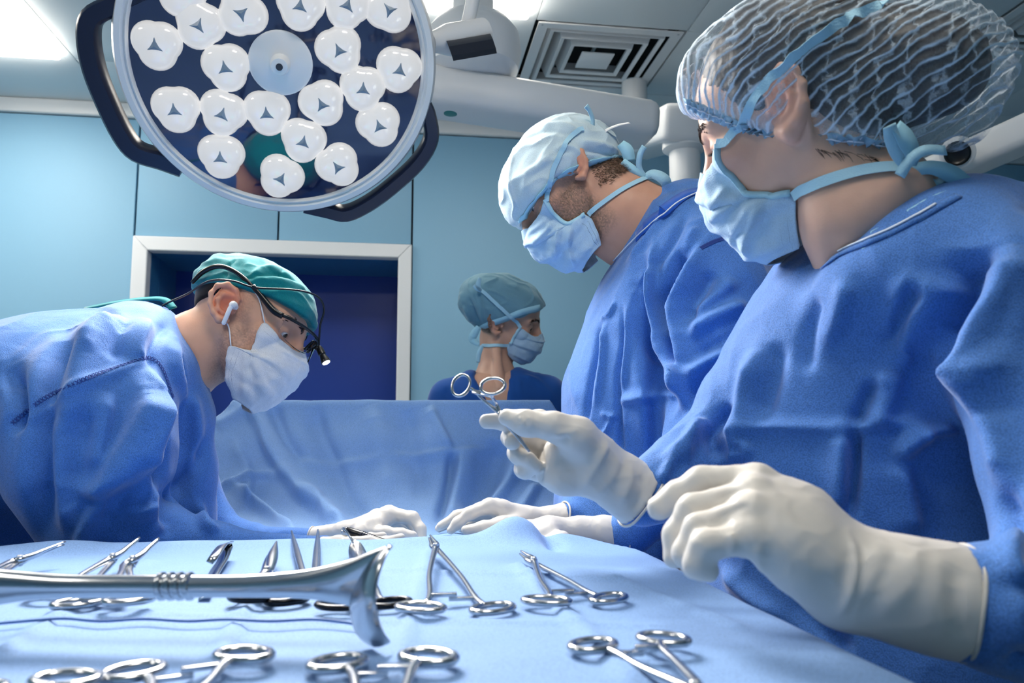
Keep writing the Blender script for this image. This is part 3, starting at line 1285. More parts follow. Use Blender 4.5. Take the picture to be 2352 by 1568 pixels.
S = [([(575, 925), (600, 990), (680, 1130), (790, 1225)], 0.020, 0.03, 0.012), ([(620, 925), (650, 1000), (700, 1080)], -0.012, 0.02, 0.02),
     ([(720, 930), (745, 1010), (800, 1130), (850, 1200)], -0.012, 0.02, 0.03), ([(540, 1010), (575, 1090), (560, 1180)], 0.008, 0.008, 0.02),
     ([(500, 1120), (540, 1105), (600, 1090), (640, 1095)], 0.010, 0.008, 0.014), ([(535, 1110), (620, 1180), (690, 1235)], 0.014, 0.006, 0.016),
     ([(640, 1030), (700, 1060), (800, 1062), (880, 1050)], 0.005, 0.008, 0.02), ([(990, 930), (1010, 980), (1040, 1035)], 0.012, 0.008, 0.02),
     ([(900, 1045), (960, 1040), (1040, 1035), (1130, 1025)], 0.006, 0.005, 0.02), ([(1042, 1035), (1030, 1110), (1008, 1200)], -0.016, 0.014, 0.012),
     ([(1060, 1035), (1050, 1110), (1020, 1210)], 0.012, 0.03, 0.01), ([(850, 930), (880, 1030), (900, 1150)], 0.012, 0.03, 0.03), ([(930, 940), (950, 1040), (975, 1160)], -0.010, 0.03, 0.02),
     ([(1150, 1010), (1120, 1100), (1060, 1180)], -0.018, 0.03, 0.04), ([(1200, 1030), (1170, 1110), (1120, 1180)], 0.014, 0.014, 0.02), ([(1240, 1110), (1215, 1150), (1190, 1190)], 0.012, 0.01, 0.02),
     ([(1180, 930), (1190, 980), (1180, 1030)], -0.008, 0.02, 0.02), ([(700, 1120), (760, 1180), (800, 1230)], 0.010, 0.02, 0.02), ([(490, 980), (530, 960), (580, 925)], 0.008, 0.02, 0.02)]
pos = folds(pos, Q, S, None, 1.5, 0.9)
# the patient's body lifts the cloth where the resting hand lies
hp0 = P(1045, 1222, 1.29)
pos[:, 2] += 0.015 * np.exp(-((pos[:, :2] - hp0[:2]) ** 2).sum(1) / 0.08 ** 2) * (np.abs(pos[:, 2] - 1.01) < 0.06)
o = mesh_obj('patient_drape', pos, Q, M['screen'])
tag(o, 'light blue patient drape raised into a screen over the operating table', 'drape')
# screen bar under the drape
MB().tube([P(548, 931, 1.880), P(1250, 931, 1.880)], 0.006, 12).build('screen_bar', M['steel_satin'], otb)
# ================================================================== people: materials
def cloth_mat(name, col, rough=0.62, weave=1100, crumple=0.25, sheen=0.35, spec=0.35, vary=1.0):
    m = mat(name, col, rough, spec=spec, sheen=sheen)
    add_bump(m, 'ridge', 10, crumple, 0.016, detail=2.5, distortion=0.6)
    add_bump(m, 'noise', 22, crumple * 0.8, 0.008, detail=2, distortion=0.8)
    if weave:
        add_bump(m, 'voronoi', weave, 0.45, 0.0008)
        n, l, b = nodes(m)
        tc = n.new('ShaderNodeTexCoord')
        v = n.new('ShaderNodeTexVoronoi')
        v.inputs['Scale'].default_value = weave
        r = n.new('ShaderNodeValToRGB')
        r.color_ramp.elements[0].position = 0.1
        r.color_ramp.elements[0].color = (*[min(1, c * (1 + 0.22 * vary)) for c in col], 1)
        r.color_ramp.elements[1].position = 0.75
        r.color_ramp.elements[1].color = (*[c * (1 - 0.26 * vary) for c in col], 1)
        l.new(tc.outputs['Object'], v.inputs['Vector'])
        l.new(v.outputs['Distance'], r.inputs['Fac'])
        l.new(r.outputs['Color'], b.inputs['Base Color'])
    return m


M['gown'] = cloth_mat('gown_blue', srgb(76, 128, 204), 0.74, weave=750, crumple=0.3)
M['gown_under'] = cloth_mat('scrub_bright_blue', srgb(28, 92, 196), weave=0, crumple=0.1)
M['scrub'] = cloth_mat('scrub_navy', srgb(34, 84, 160), 0.8, weave=0, crumple=0.12, spec=0.15)
M['teal_cloth'] = cloth_mat('teal_cotton', srgb(16, 128, 134), 0.8, weave=1500, crumple=0.1, spec=0.15)
M['black_cloth'] = cloth_mat('black_elastic', srgb(22, 20, 22), 0.9, weave=0, crumple=0.05, spec=0.1)
M['cap_pale'] = cloth_mat('cap_pale_blue', srgb(206, 226, 234), 0.8, weave=900, crumple=0.22, spec=0.1, vary=0.3)
M['cap_grey'] = cloth_mat('cap_grey_blue', srgb(120, 164, 182), 0.8, weave=900, crumple=0.22, spec=0.1, vary=0.3)
M['band_blue'] = mat('band_light_blue', srgb(168, 218, 238), 0.7, spec=0.2)
M['mask_white'] = cloth_mat('mask_white', srgb(226, 228, 232), 0.7, weave=900, crumple=0.1, spec=0.15, vary=0.3)
M['mask_blue'] = cloth_mat('mask_blue', srgb(186, 216, 240), 0.7, weave=900, crumple=0.08, spec=0.15, vary=0.3)
M['strap'] = add_bump(mat('strap_pale_blue', srgb(176, 220, 240), 0.7, spec=0.2), 'voronoi', 500, 0.4, 0.0008)
M['loop_white'] = mat('ear_loop_white', srgb(240, 240, 240), 0.7)
M['stitch'] = mat('stitch_navy', srgb(60, 84, 120), 0.8)
M['seam'] = mat('seam_thread_navy', srgb(38, 66, 140), 0.8)
M['piping'] = mat('collar_thread_white', srgb(222, 232, 246), 0.7)
M['eye'] = mat('eye_white', srgb(214, 206, 200), 0.12, coat=0.5)
M['iris'] = mat('iris_brown', srgb(62, 42, 30), 0.1, coat=0.5)
M['pupil'] = mat('pupil', (0.004, 0.004, 0.004), 0.08, coat=0.5)
M['hair_dark'] = add_bump(mat('hair_dark_brown', srgb(30, 20, 18), 0.55), 'noise', 120, 0.3, 0.003, detail=4, stretch=(1, 1, 0.15))
M['hair_brown'] = add_bump(mat('hair_brown', srgb(96, 72, 52), 0.6), 'noise', 300, 0.6, 0.002, detail=4)
M['brow'] = mat('brow_hair', srgb(46, 30, 24), 0.7)


def glove_mat(name, col):
    m = mat(name, col, 0.42, spec=0.4)
    add_bump(m, 'noise', 70, 0.22, 0.002, detail=3, stretch=(1, 1, 1))
    add_bump(m, 'noise', 700, 0.06, 0.0004)
    return m


M['glove'] = glove_mat('glove_latex', srgb(214, 208, 200))


def skin_mat(name):
    m = mat(name, (0.6, 0.36, 0.26), 0.48, spec=0.4, sss=0.12)
    n, l, b = nodes(m)
    a = n.new('ShaderNodeAttribute')
    a.attribute_name = 'Col'
    tc = n.new('ShaderNodeTexCoord')
    t = n.new('ShaderNodeTexNoise')
    t.inputs['Scale'].default_value = 45
    t.inputs['Detail'].default_value = 5
    mx = n.new('ShaderNodeMixRGB')
    mx.blend_type = 'MULTIPLY'
    r = n.new('ShaderNodeValToRGB')
    r.color_ramp.elements[0].color = (0.86, 0.78, 0.76, 1)
    r.color_ramp.elements[1].color = (1.08, 1.04, 1.02, 1)
    l.new(tc.outputs['Object'], t.inputs['Vector'])
    l.new(t.outputs['Fac'], r.inputs['Fac'])
    mx.inputs['Fac'].default_value = 0.8
    l.new(a.outputs['Color'], mx.inputs['Color1'])
    l.new(r.outputs['Color'], mx.inputs['Color2'])
    l.new(mx.outputs['Color'], b.inputs['Base Color'])
    add_bump(m, 'noise', 500, 0.18, 0.0008, detail=3)
    return m


M['skin'] = skin_mat('skin')


# ------------------------------------------------------------------ head
class Head:
    def __init__(self, px, py, d, face, pitch, yaw, scale=1.0, roll=0.0):
        """face: +1 looks to the picture's right side, -1 to the other; yaw > 0 turns the face to the viewer"""
        p, y = math.radians(pitch), math.radians(yaw)
        h = face * math.cos(y) * CR - math.sin(y) * CF
        self.Y = math.cos(p) * h - math.sin(p) * CU
        self.Z = math.sin(p) * h + math.cos(p) * CU
        if roll:
            r = math.radians(roll)
            X = np.cross(self.Y, self.Z)
            self.Z = math.cos(r) * self.Z + math.sin(r) * X
        self.X = np.cross(self.Y, self.Z)
        self.A = np.stack([self.X, self.Y, self.Z])
        self.O = P(px, py, d)
        self.s = scale
        # side that faces the camera
        self.near = 1.0 if (self.X @ (CAM - self.O)) > 0 else -1.0

    def W(self, *p):
        p = np.array(p if len(p) == 3 else p[0], float)
        return self.O + self.s * (p @ self.A)

    def L(self, p):
        return (np.asarray(p) - self.O) @ self.A.T / self.s

    def wrap(self, fn):
        O, A, s = self.O, self.A, self.s
        def g(p):
            return fn((p - O) @ A.T / s) * s
        if fn.lo is None:
            g.lo = g.hi = None
        else:
            c = np.array([[x, y, z] for x in (fn.lo[0], fn.hi[0]) for y in (fn.lo[1], fn.hi[1]) for z in (fn.lo[2], fn.hi[2])])
            w = self.W(c)
            g.lo, g.hi = w.min(0), w.max(0)
        return g


def head_ops(S, H, fem=0.0, earz=0.0, ear_out=1.0, eye_open=1.0):
    """skull, face, ears as smooth solids in the head's own frame"""
    def a(fn, k=0.02):
        S.add(H.wrap(fn), k * H.s)
    def s(fn, k=0.006):
        S.sub(H.wrap(fn), k * H.s)
    w = 1.0 - 0.05 * fem
    a(sm_ell((0, -0.014, 0.010), (0.0755 * w, 0.093, 0.079)), 0.02)
    a(sm_ell((0, 0.03, 0.006), (0.064 * w, 0.063, 0.060)), 0.03)
    a(sm_ell((0, 0.034, -0.052), (0.058 * w, 0.056, 0.068)), 0.03)
    a(sm_ell((0, 0.03, -0.085), (0.054 * w, 0.050, 0.044)), 0.03)
    a(sm_ell((0, 0.070, -0.116), (0.021, 0.018, 0.017)), 0.025)
    for q in (-1, 1):
        a(sm_cone((q * 0.050 * w, 0.002, -0.074), (q * 0.018, 0.066, -0.114), 0.016 - 0.003 * fem, 0.013), 0.02)
        a(sm_ell((q * 0.043 * w, 0.060, -0.050), (0.022, 0.020, 0.016)), 0.02)
        a(sm_cone((q * 0.048, 0.068, -0.010), (q * 0.010, 0.088, -0.012), 0.008, 0.008), 0.016)
    a(sm_cone((0, 0.090, -0.018), (0, 0.113, -0.058), 0.008, 0.0105), 0.014)
    for q in (-1, 1):
        a(sm_ell((q * 0.012, 0.102, -0.062), (0.008, 0.011, 0.008)), 0.008)
        s(sm_ell((q * 0.034, 0.093, -0.030), (0.018, 0.014, 0.012)), 0.016)
    for q in (-1, 1):
        a(sm_ell((q * 0.032, 0.0715, -0.030), (0.0150, 0.0140, 0.0138)), 0.006)
        s(sm_ell((q * 0.032, 0.0850, -0.0325), (0.0125, 0.012, 0.0036 * eye_open)), 0.0015)
    # ears
    for q in (-1, 1):
        c = np.array([q * 0.0765 * w, -0.012, -0.030 + earz])
        def e(y, z, x):
            y, z = y * 0.966 - z * 0.259, y * 0.259 + z * 0.966
            return c + np.array([q * x * ear_out, y, z])
        # back plate, thin
        ax = unit(np.array([q * 1.0, 0.42, 0.0]))
        ay = unit(np.cross([0, 0, 1.0], ax))
        az = np.cross(ax, ay)
        a(sm_ell(e(-0.006, 0.004, 0.0035), (0.0042, 0.019, 0.030), (ax, ay, az)), 0.006)
        hel = [e(0.010, -0.004, -0.002), e(0.014, 0.012, 0.001), e(0.009, 0.026, 0.005), e(-0.005, 0.033, 0.010), e(-0.019, 0.026, 0.0145), e(-0.0255, 0.010, 0.016), e(-0.0235, -0.008, 0.0145), e(-0.016, -0.022, 0.011), e(-0.006, -0.031, 0.006), e(0.004, -0.028, 0.001)]
        rr = [0.0034, 0.0036, 0.0038, 0.004, 0.004, 0.0038, 0.0038, 0.0045, 0.0062, 0.0045]
        for i in range(len(hel) - 1):
            a(sm_cone(hel[i], hel[i + 1], rr[i], rr[i + 1]), 0.004)
        ant = [e(0.004, 0.014, 0.004), e(-0.008, 0.014, 0.0095), e(-0.0135, 0.002, 0.0115), e(-0.011, -0.012, 0.009), e(-0.002, -0.018, 0.005)]
        for i in range(len(ant) - 1):
            a(sm_cone(ant[i], ant[i + 1], 0.0036, 0.0036), 0.004)
        a(sm_ell(e(0.011, -0.010, 0.0015), (0.004, 0.005, 0.007)), 0.004)
        s(sm_ell(e(0.0005, -0.003, 0.010), (0.009, 0.0085, 0.011)), 0.004)
        s(sm_ell(e(-0.013, 0.016, 0.018), (0.007, 0.006, 0.009)), 0.004)


def head_cols(H, pos, base, ear_red=0.5, stubble=0.0, stub_col=(0.16, 0.11, 0.085), hairline=None, hair_col=(0.05, 0.035, 0.03)):
    """vertex colours of the skin: redder ears and cheeks, beard shadow, cropped hair"""
    q = H.L(pos)
    c = np.tile(np.array(base, float), (len(pos), 1))
    def mixin(w, col):
        nonlocal c
        w = np.clip(w, 0, 1)[:, None]
        c = c * (1 - w) + np.array(col, float) * w
    red = np.array(base) * np.array([1.06, 0.52, 0.46])
    earw = np.exp(-((np.abs(q[:, 0]) - 0.084) / 0.012) ** 2 - ((q[:, 1] + 0.012) / 0.022) ** 2 - ((q[:, 2] + 0.028) / 0.03) ** 2)
    mixin(earw * ear_red, red)
    chk = np.exp(-((np.abs(q[:, 0]) - 0.05) / 0.02) ** 2 - ((q[:, 1] - 0.06) / 0.025) ** 2 - ((q[:, 2] + 0.055) / 0.022) ** 2)
    mixin(chk * 0.25, red)
    if stubble:
        n = perlin(q * 420) * 0.6 + perlin(q * 900) * 0.5 + 0.5
        reg = np.clip((-0.048 - q[:, 2] + 0.25 * np.clip(q[:, 1], -1, 0.05)) / 0.02, 0, 1) * np.clip((q[:, 2] + 0.165) / 0.02, 0, 1) * np.clip((q[:, 1] + 0.012) / 0.02, 0, 1)
        side = np.clip((q[:, 1] + 0.008) / 0.01, 0, 1) * np.clip((0.03 - q[:, 1]) / 0.01, 0, 1) * np.clip((q[:, 2] + 0.06) / 0.02, 0, 1) * np.clip((0.02 - q[:, 2]) / 0.02, 0, 1)
        mixin(np.clip(np.maximum(reg, side * 0.6) * n * stubble, 0, 0.85), stub_col)
    if hairline is not None:
        mixin(hairline(q) * np.clip(0.65 + 0.5 * perlin(q * 500), 0.2, 1), hair_col)
    return c


def set_cols(o, c):
    a = o.data.color_attributes.new('Col', 'FLOAT_COLOR', 'POINT')
    buf = np.ones((len(c), 4), np.float32)
    buf[:, :3] = c
    a.data.foreach_set('color', buf.ravel())


def eyes(H, parent, gaze=(0, 1, -0.5), sides=(-1, 1)):
    for q in sides:
        c = H.W(q * 0.032, 0.0725, -0.030)
        gz = unit(np.array(gaze) @ H.A)
        u = unit(np.cross(gz, H.Z))
        w = np.cross(u, gz)
        v, f, mi = [], [], []
        n, R = 20, 0.0125 * H.s
        ths = [0.0, 0.19, 0.30, 0.46, 0.62, 0.9, 1.3, 1.8, 2.4, 2.9]
        v.append(c + gz * R)
        for th in ths[1:]:
            for i in range(n):
                a = 2 * math.pi * i / n
                v.append(c + R * (gz * math.cos(th) + (u * math.cos(a) + w * math.sin(a)) * math.sin(th)))
        for i in range(n):
            f.append((0, 1 + i, 1 + (i + 1) % n))
            mi.append(2)
        for j in range(len(ths) - 2):
            for i in range(n):
                a, b = 1 + j * n + i, 1 + j * n + (i + 1) % n
                f.append((a, a + n, b + n, b))
                mi.append(2 if j < 1 else (1 if j < 3 else 0))
        o = mesh_obj('eye', v, f, [M['eye'], M['iris'], M['pupil']], parent)
        o.data.polygons.foreach_set('material_index', mi)


def brows(H, parent, m, bvh, thick=1.0):
    for q in (-1, 1):
        mb = MB()
        rs = np.random.RandomState(5)
        for i in range(90):
            t = rs.rand()
            x = q * (0.012 + 0.038 * t)
            z = -0.0125 + 0.010 * math.sin(t * 2.4) - 0.003 * t + rs.normal() * 0.0018 * thick
            y = 0.10 - 0.030 * t * t
            p = H.W(x, y, z)
            r_ = bvh.find_nearest(Vector(p))
            if r_[0] is None:
                continue
            p, nn = np.array(r_[0]), np.array(r_[1])
            dirv = unit(H.X * q * (0.6 + t) + H.Z * (0.9 - 1.3 * t) + rs.normal(size=3) * 0.2)
            dirv = unit(dirv - nn * (dirv @ nn) * 0.8)
            mb.tube([p - nn * 0.001, p + dirv * 0.004 + nn * 0.001, p + dirv * 0.008 + nn * 0.0006], [0.0006, 0.0005, 0.0002], 4)
        mb.build('eyebrow', m, parent)


# ------------------------------------------------------------------ mask
def mask_surface(H, edge, center, pleat=0.003, nu=44, nv=60, puff=0.0, bvh=None, seed=0):
    """edge: list of (x, y, z) from the upper corner to the lower corner on one side; center: (y, z) from the nose to below the chin"""
    ev = catmull(np.array(edge, float), 10)
    cv = catmull(np.array(center, float), 10)
    def samp(a, t):
        i = t * (len(a) - 1)
        i0 = np.minimum(i.astype(int), len(a) - 2)
        f = (i - i0)[:, None]
        return a[i0] * (1 - f) + a[i0 + 1] * f
    v = np.linspace(0, 1, nv)
    E, C = samp(ev, v), samp(cv, v)
    us = np.linspace(-1, 1, 2 * nu + 1)
    pts = np.zeros((nv, len(us), 3))
    for j, u in enumerate(us):
        t = abs(u) * math.pi / 2
        sx = math.sin(t)
        cy = max(0.0, math.cos(t)) ** 0.85
        sl = abs(u)
        pts[:, j, 0] = np.sign(u) * E[:, 0] * sx
        pts[:, j, 1] = E[:, 1] + (C[:, 0] - E[:, 1]) * cy
        pts[:, j, 2] = C[:, 1] * (1 - sl ** 1.6) + E[:, 2] * sl ** 1.6 - 0.008 * math.sin(math.pi * sl) * (1 - v) ** 2
        # pleats: saw-like steps running across, closing towards the sides
        ph = v * 3.4 + 0.3 * np.sin(u * 2.2)
        saw = (ph % 1.0)
        saw = np.where(saw < 0.8, saw / 0.8, (1 - saw) / 0.2)
        env = np.clip((v - 0.12) / 0.1, 0, 1) * np.clip((0.97 - v) / 0.1, 0, 1)
        g = pleat * (saw - 0.4) * env * (0.75 + 0.25 * math.cos(u * math.pi / 2))
        pts[:, j, 1] += g + puff * math.cos(t) * np.sin(v * math.pi)
        pts[:, j, 0] += np.sign(u) * g * 0.6 * sx
    pos = pts.reshape(-1, 3)
    pos[:, 1] += 0.0022 * perlin(pos * 55 + seed) + 0.001 * perlin(pos * 130 + seed)
    pos[:, 0] += 0.002 * perlin(pos * 60 + 9 + seed)
    Wp = H.W(pos)
    Qd = grid_faces(nv, len(us))
    return Wp, Qd, nv, len(us)


def push_out(pos, S, d=0.0025):
    """keep cloth outside the solid it lies on"""
    pos = pos.copy()
    for _ in range(3):
        f = S.value(pos)
        bad = np.nonzero(f < d)[0]
        if not len(bad):
            break
        q = pos[bad]
        e = 0.0015
        g = np.stack([S.value(q + e * np.eye(3)[a]) - S.value(q - e * np.eye(3)[a]) for a in range(3)], 1)
        g /= np.maximum(1e-9, np.linalg.norm(g, axis=1))[:, None]
        pos[bad] += g * np.clip(d - f[bad], 0, 0.03)[:, None]
    return pos


def mask_folds(mp, mq, strokes, gain=1.0):
    n = vnormals(mp, mq)
    if ((mp - mp.mean(0)) * n).sum() < 0:
        mq = mq[:, ::-1]
    return folds(mp, mq, strokes, None, gain), mq


def solidify(o, t=0.0012, off=0.0):
    md = o.modifiers.new('thickness', 'SOLIDIFY')
    md.thickness = t
    md.offset = off
    return o


def drop_on(bvh, pts_px):
    out, ns = [], []
    for x, y in pts_px:
        c = cast(bvh, x, y)
        if c is not None:
            out.append(c[0])
            ns.append(c[1])
    return np.array(out), np.array(ns)


def strap_on(bvh, px, width, name, m, parent, lift=0.0008, smoothn=6, dense=4, pre=None, post=None):
    """strap lying on a surface along a pixel path; pre / post: free points in front / behind"""
    line = catmull(np.array(px, float), dense)
    pts, ns = drop_on(bvh, line)
    if pre is not None:
        pts = np.vstack([pre, pts])
        ns = np.vstack([np.tile(ns[0], (len(pre), 1)), ns])
    if post is not None:
        pts = np.vstack([pts, post])
        ns = np.vstack([ns, np.tile(ns[-1], (len(post), 1))])
    v, f = ribbon(pts, ns, width, 0.0009, smoothn=2, lift=lift)
    o = mesh_obj(name, v, f, m, parent, smooth=True)
    fix_normals(o)
    autosmooth(o, 40)
    return o


def stitches(pts, ns, n, name, m, parent, ln=0.0022, w=0.0006):
    """a row of short stitches along a line"""
    L = np.r_[0, np.cumsum(np.linalg.norm(np.diff(pts, axis=0), axis=1))]
    mb = MB()
    for i in range(n):
        s = L[-1] * (i + 0.5) / n
        k = min(len(pts) - 2, max(0, np.searchsorted(L, s) - 1))
        t = (s - L[k]) / max(1e-9, L[k + 1] - L[k])
        p = pts[k] * (1 - t) + pts[k + 1] * t
        d = unit(pts[k + 1] - pts[k])
        nn = ns[k]
        v, f = ribbon(np.array([p - d * ln / 2, p + d * ln / 2]), nn, w, 0.0004, smoothn=0, lift=0.0003)
        mb.add(v, f)
    o = mb.build(name, m, parent, smooth=False)
    return o


def person(name_loc, label):
    o = empty('person', name_loc, label, 'person')
    return o


def px_r(px, py, d, r):
    return (P(px, py, d), r * d / FPX)


def pe(px, py, d, ru, rv):
    """centre, (half width in the picture plane from pixels, half depth in metres)"""
    return (P(px, py, d), (ru * d / FPX, rv))


def merge(*ms):
    V, F, n = [], [], 0
    for v, f in ms:
        V.append(v)
        F.append(f + n)
        n += len(v)
    return np.vstack(V), np.vstack(F)


def crumple(pos, Q, amp=0.004, scale=(14, 14, 14), seed=0.0):
    n = vnormals(pos, Q)
    s = np.array(scale, float)
    w = pos + 0.03 * np.stack([perlin(pos * 6 + 3 + seed), perlin(pos * 6 + 11 + seed), perlin(pos * 6 + 23 + seed)], 1)
    d = ridged(w * s + seed) ** 3 * 0.8 + 0.5 * perlin(w * s * 0.5 + 7 + seed)
    return pos + n * (amp * d)[:, None]


def glove(name, ops, m, parent, h=0.0022, amp=0.0006, strokes=None):
    S = Solid()
    for chain_pts, k in ops:
        if len(chain_pts) == 1:
            c, r = chain_pts[0]
            S.add(sm_ell(c, (r, r, r)), k)
        else:
            S.chain(chain_pts, k)
    (c0, _), (c1, _) = ops[0][0][:2]
    S.cut(sm_plane(c0, np.asarray(c0) - np.asarray(c1)), 0.001)
    pos, Q = S.mesh(h, smooth=1)
    pos = crumple(pos, Q, amp, (45, 45, 45))
    if strokes:
        pos = folds(pos, Q, strokes)
    o = mesh_obj(name, pos, Q, m, parent)
    return o, pos, Q


def cuff_roll(c, axis, r, rad, m, parent, squash=1.0):
    """rolled rim of a glove cuff"""
    a = unit(axis)
    u = unit(np.cross(a, CF))
    w = np.cross(a, u)
    t = np.linspace(0, 2 * math.pi, 40, endpoint=False)
    pts = c + np.outer(np.cos(t), u) * r + np.outer(np.sin(t), w) * r * squash + np.outer(0.0015 * np.sin(3 * t), a)
    v, f = sweep(pts, rad, 8, False, closed=True)
    o = mesh_obj('cuff_rim', v, f, m, parent)
    fix_normals(o)
    return o
# ================================================================== bending surgeon in the teal cap
def legs(S, x, y, zhip=0.9, sp=0.11, fwd=(0, 1, 0), r=0.085):
    f = unit(np.array(fwd) * [1, 1, 0])
    sd = np.array([-f[1], f[0], 0])
    for q in (-1, 1):
        hip = np.array([x, y, zhip]) + sd * sp * q
        kn = np.array([x, y, 0.48]) + sd * sp * q + f * 0.02
        an = np.array([x, y, 0.09]) + sd * sp * q
        S.chain([(hip, r), (kn, r * 0.66), (an, r * 0.5), (an + f * 0.05 - [0, 0, 0.045], 0.042), (an + f * 0.15 - [0, 0, 0.052], 0.038)], 0.03)


def trunk_body(trunk, head, cols_head, base):
    """one body mesh: trunk, limbs and head"""
    pos, Q = merge(trunk, head)
    c = np.vstack([np.tile(np.array(base), (len(trunk[0]), 1)), cols_head])
    return pos, Q, c


A_near = [px_r(265, 850, 1.20, 130), px_r(215, 960, 1.17, 165), px_r(215, 1080, 1.15, 158), px_r(245, 1180, 1.15, 116), px_r(330, 1230, 1.15, 72), px_r(480, 1254, 1.17, 42), px_r(760, 1262, 1.20, 27)]
A_far = [px_r(330, 830, 1.38, 90), px_r(430, 1120, 1.46, 60), px_r(480, 1190, 1.46, 42), px_r(560, 1236, 1.43, 28), px_r(735, 1240, 1.37, 24)]
SKIN_A = (0.74, 0.43, 0.29)
HA = Head(587, 717, 1.40, 1, 19, 6.8, 0.993, -25)
rootA = P(-120, 1250, 1.30)
pa_ = person((rootA[0], rootA[1], 0), 'surgeon in blue gown and teal cap bending over the patient with a headlamp')
S = Solid()
head_ops(S, HA, 0.0, ear_out=1.25, eye_open=1.0)
S.chain([(HA.W(0, -0.036, -0.045), 0.056), (HA.W(0, -0.052, -0.10), 0.058), px_r(455, 800, 1.38, 84), px_r(400, 835, 1.38, 100), px_r(300, 880, 1.37, 120)], 0.014)
S.chain([(HA.W(-0.035, -0.03, -0.06), 0.02), px_r(455, 870, 1.34, 20)], 0.03)
S.chain([(HA.W(0.045, -0.02, -0.055), 0.014), px_r(450, 860, 1.32, 16)], 0.03)
SHA = S
hA = S.mesh(0.0021, smooth=1)
S = Solid()
S.echain([pe(-130, 1180, 1.32, 120, 0.14), pe(0, 1000, 1.31, 140, 0.15), pe(180, 900, 1.28, 130, 0.15), pe(310, 850, 1.26, 90, 0.1)], CU, 0.03)
S.chain([(p, r * 0.36) for p, r in A_near], 0.02)
S.chain([(p, r * 0.36) for p, r in A_far], 0.02)
legs(S, rootA[0], rootA[1], 0.95, fwd=(1, 0.1, 0))
tA = S.mesh(0.014)
bp, bq, bc = trunk_body(tA, hA, head_cols(HA, hA[0], SKIN_A, 0.9, 0.55, (0.22, 0.14, 0.11)), SKIN_A)
bodyA = mesh_obj('body', bp, bq, M['skin'], pa_)
set_cols(bodyA, bc)
bvA = bvh_of(*hA)
eyes(HA, bodyA, (0.0, 1, -0.55))
brows(HA, bodyA, M['brow'], bvA)

# gown
S = Solid()
S.echain([pe(-330, 1350, 1.36, 250, 0.21), pe(-80, 1080, 1.32, 245, 0.21), pe(130, 928, 1.31, 200, 0.2), pe(310, 812, 1.36, 122, 0.135)], CU, 0.05)
S.add(sm_cone(*[P(340, 840, 1.36), P(390, 860, 1.36)], 0.075, 0.058), 0.03)
# near sleeve
S.chain(A_near, 0.045)
# chest hanging forward, far shoulder and far sleeve
S.chain([px_r(360, 870, 1.30, 100), px_r(395, 960, 1.32, 82), px_r(405, 1080, 1.32, 78), px_r(410, 1230, 1.33, 84)], 0.03)
S.chain(A_far, 0.035)
fl = np.array([rootA[0], rootA[1], 0.35])
S.chain([(P(-200, 1180, 1.34), 0.22), (fl + [0, 0, 0.35], 0.25), (fl, 0.27)], 0.05)
S.cut(sm_plane(fl + [0, 0, 0.0], (0, 0, -1)), 0.01)
gp_, gq_ = S.mesh(0.0043, smooth=1)
gp_ = crumple(gp_, gq_, 0.0035, (9, 9, 5), 1.0)
SA = [([(40, 985), (100, 930), (200, 880), (300, 842), (345, 832)], 0.004, 0.008, 0.008),
      ([(190, 1140), (240, 1098), (292, 1005), (318, 905)], 0.030, 0.012, 0.045), ([(200, 1160), (300, 1120), (330, 1060)], -0.020, 0.03, 0.03),
      ([(160, 745), (120, 830), (95, 940), (92, 1100), (100, 1240)], -0.020, 0.025, 0.02), ([(205, 735), (175, 850), (150, 1000)], 0.010, 0.03, 0.02),
      ([(340, 845), (335, 960), (320, 1080), (345, 1200)], 0.026, 0.02, 0.03), ([(375, 900), (365, 1000), (372, 1100)], -0.022, 0.014, 0.02),
      ([(300, 720), (270, 770), (265, 830)], -0.008, 0.012, 0.012), ([(345, 730), (320, 790), (318, 830)], 0.008, 0.012, 0.012), ([(250, 715), (215, 760), (200, 820)], 0.007, 0.012, 0.014),
      ([(385, 740), (352, 800), (342, 850)], -0.008, 0.008, 0.012), ([(395, 760), (400, 840), (420, 930)], 0.010, 0.012, 0.02), ([(430, 900), (445, 980), (440, 1100)], 0.012, 0.02, 0.012),
      ([(470, 1000), (440, 1080), (380, 1160), (370, 1240)], -0.014, 0.02, 0.02), ([(450, 1150), (470, 1200), (500, 1225)], 0.010, 0.01, 0.01),
      ([(20, 840), (30, 920), (28, 1000)], -0.02, 0.02, 0.012), ([(240, 1140), (195, 1200), (180, 1250)], 0.012, 0.02, 0.008), ([(280, 1150), (340, 1180), (380, 1225)], 0.014, 0.012, 0.02),
      ([(120, 950), (125, 1080), (150, 1220)], 0.008, 0.015, 0.015), ([(200, 930), (190, 1040), (165, 1120)], -0.008, 0.015, 0.02), ([(250, 900), (235, 1000), (215, 1080)], 0.009, 0.012, 0.02)]
gp_ = folds(gp_, gq_, SA, None, 1.35, 0.8)
gp_ = laplace(gp_, gq_, 0.25)
gownA = mesh_obj('gown', gp_, gq_, M['gown'], pa_)
bvGA = bvh_of(gp_, gq_)


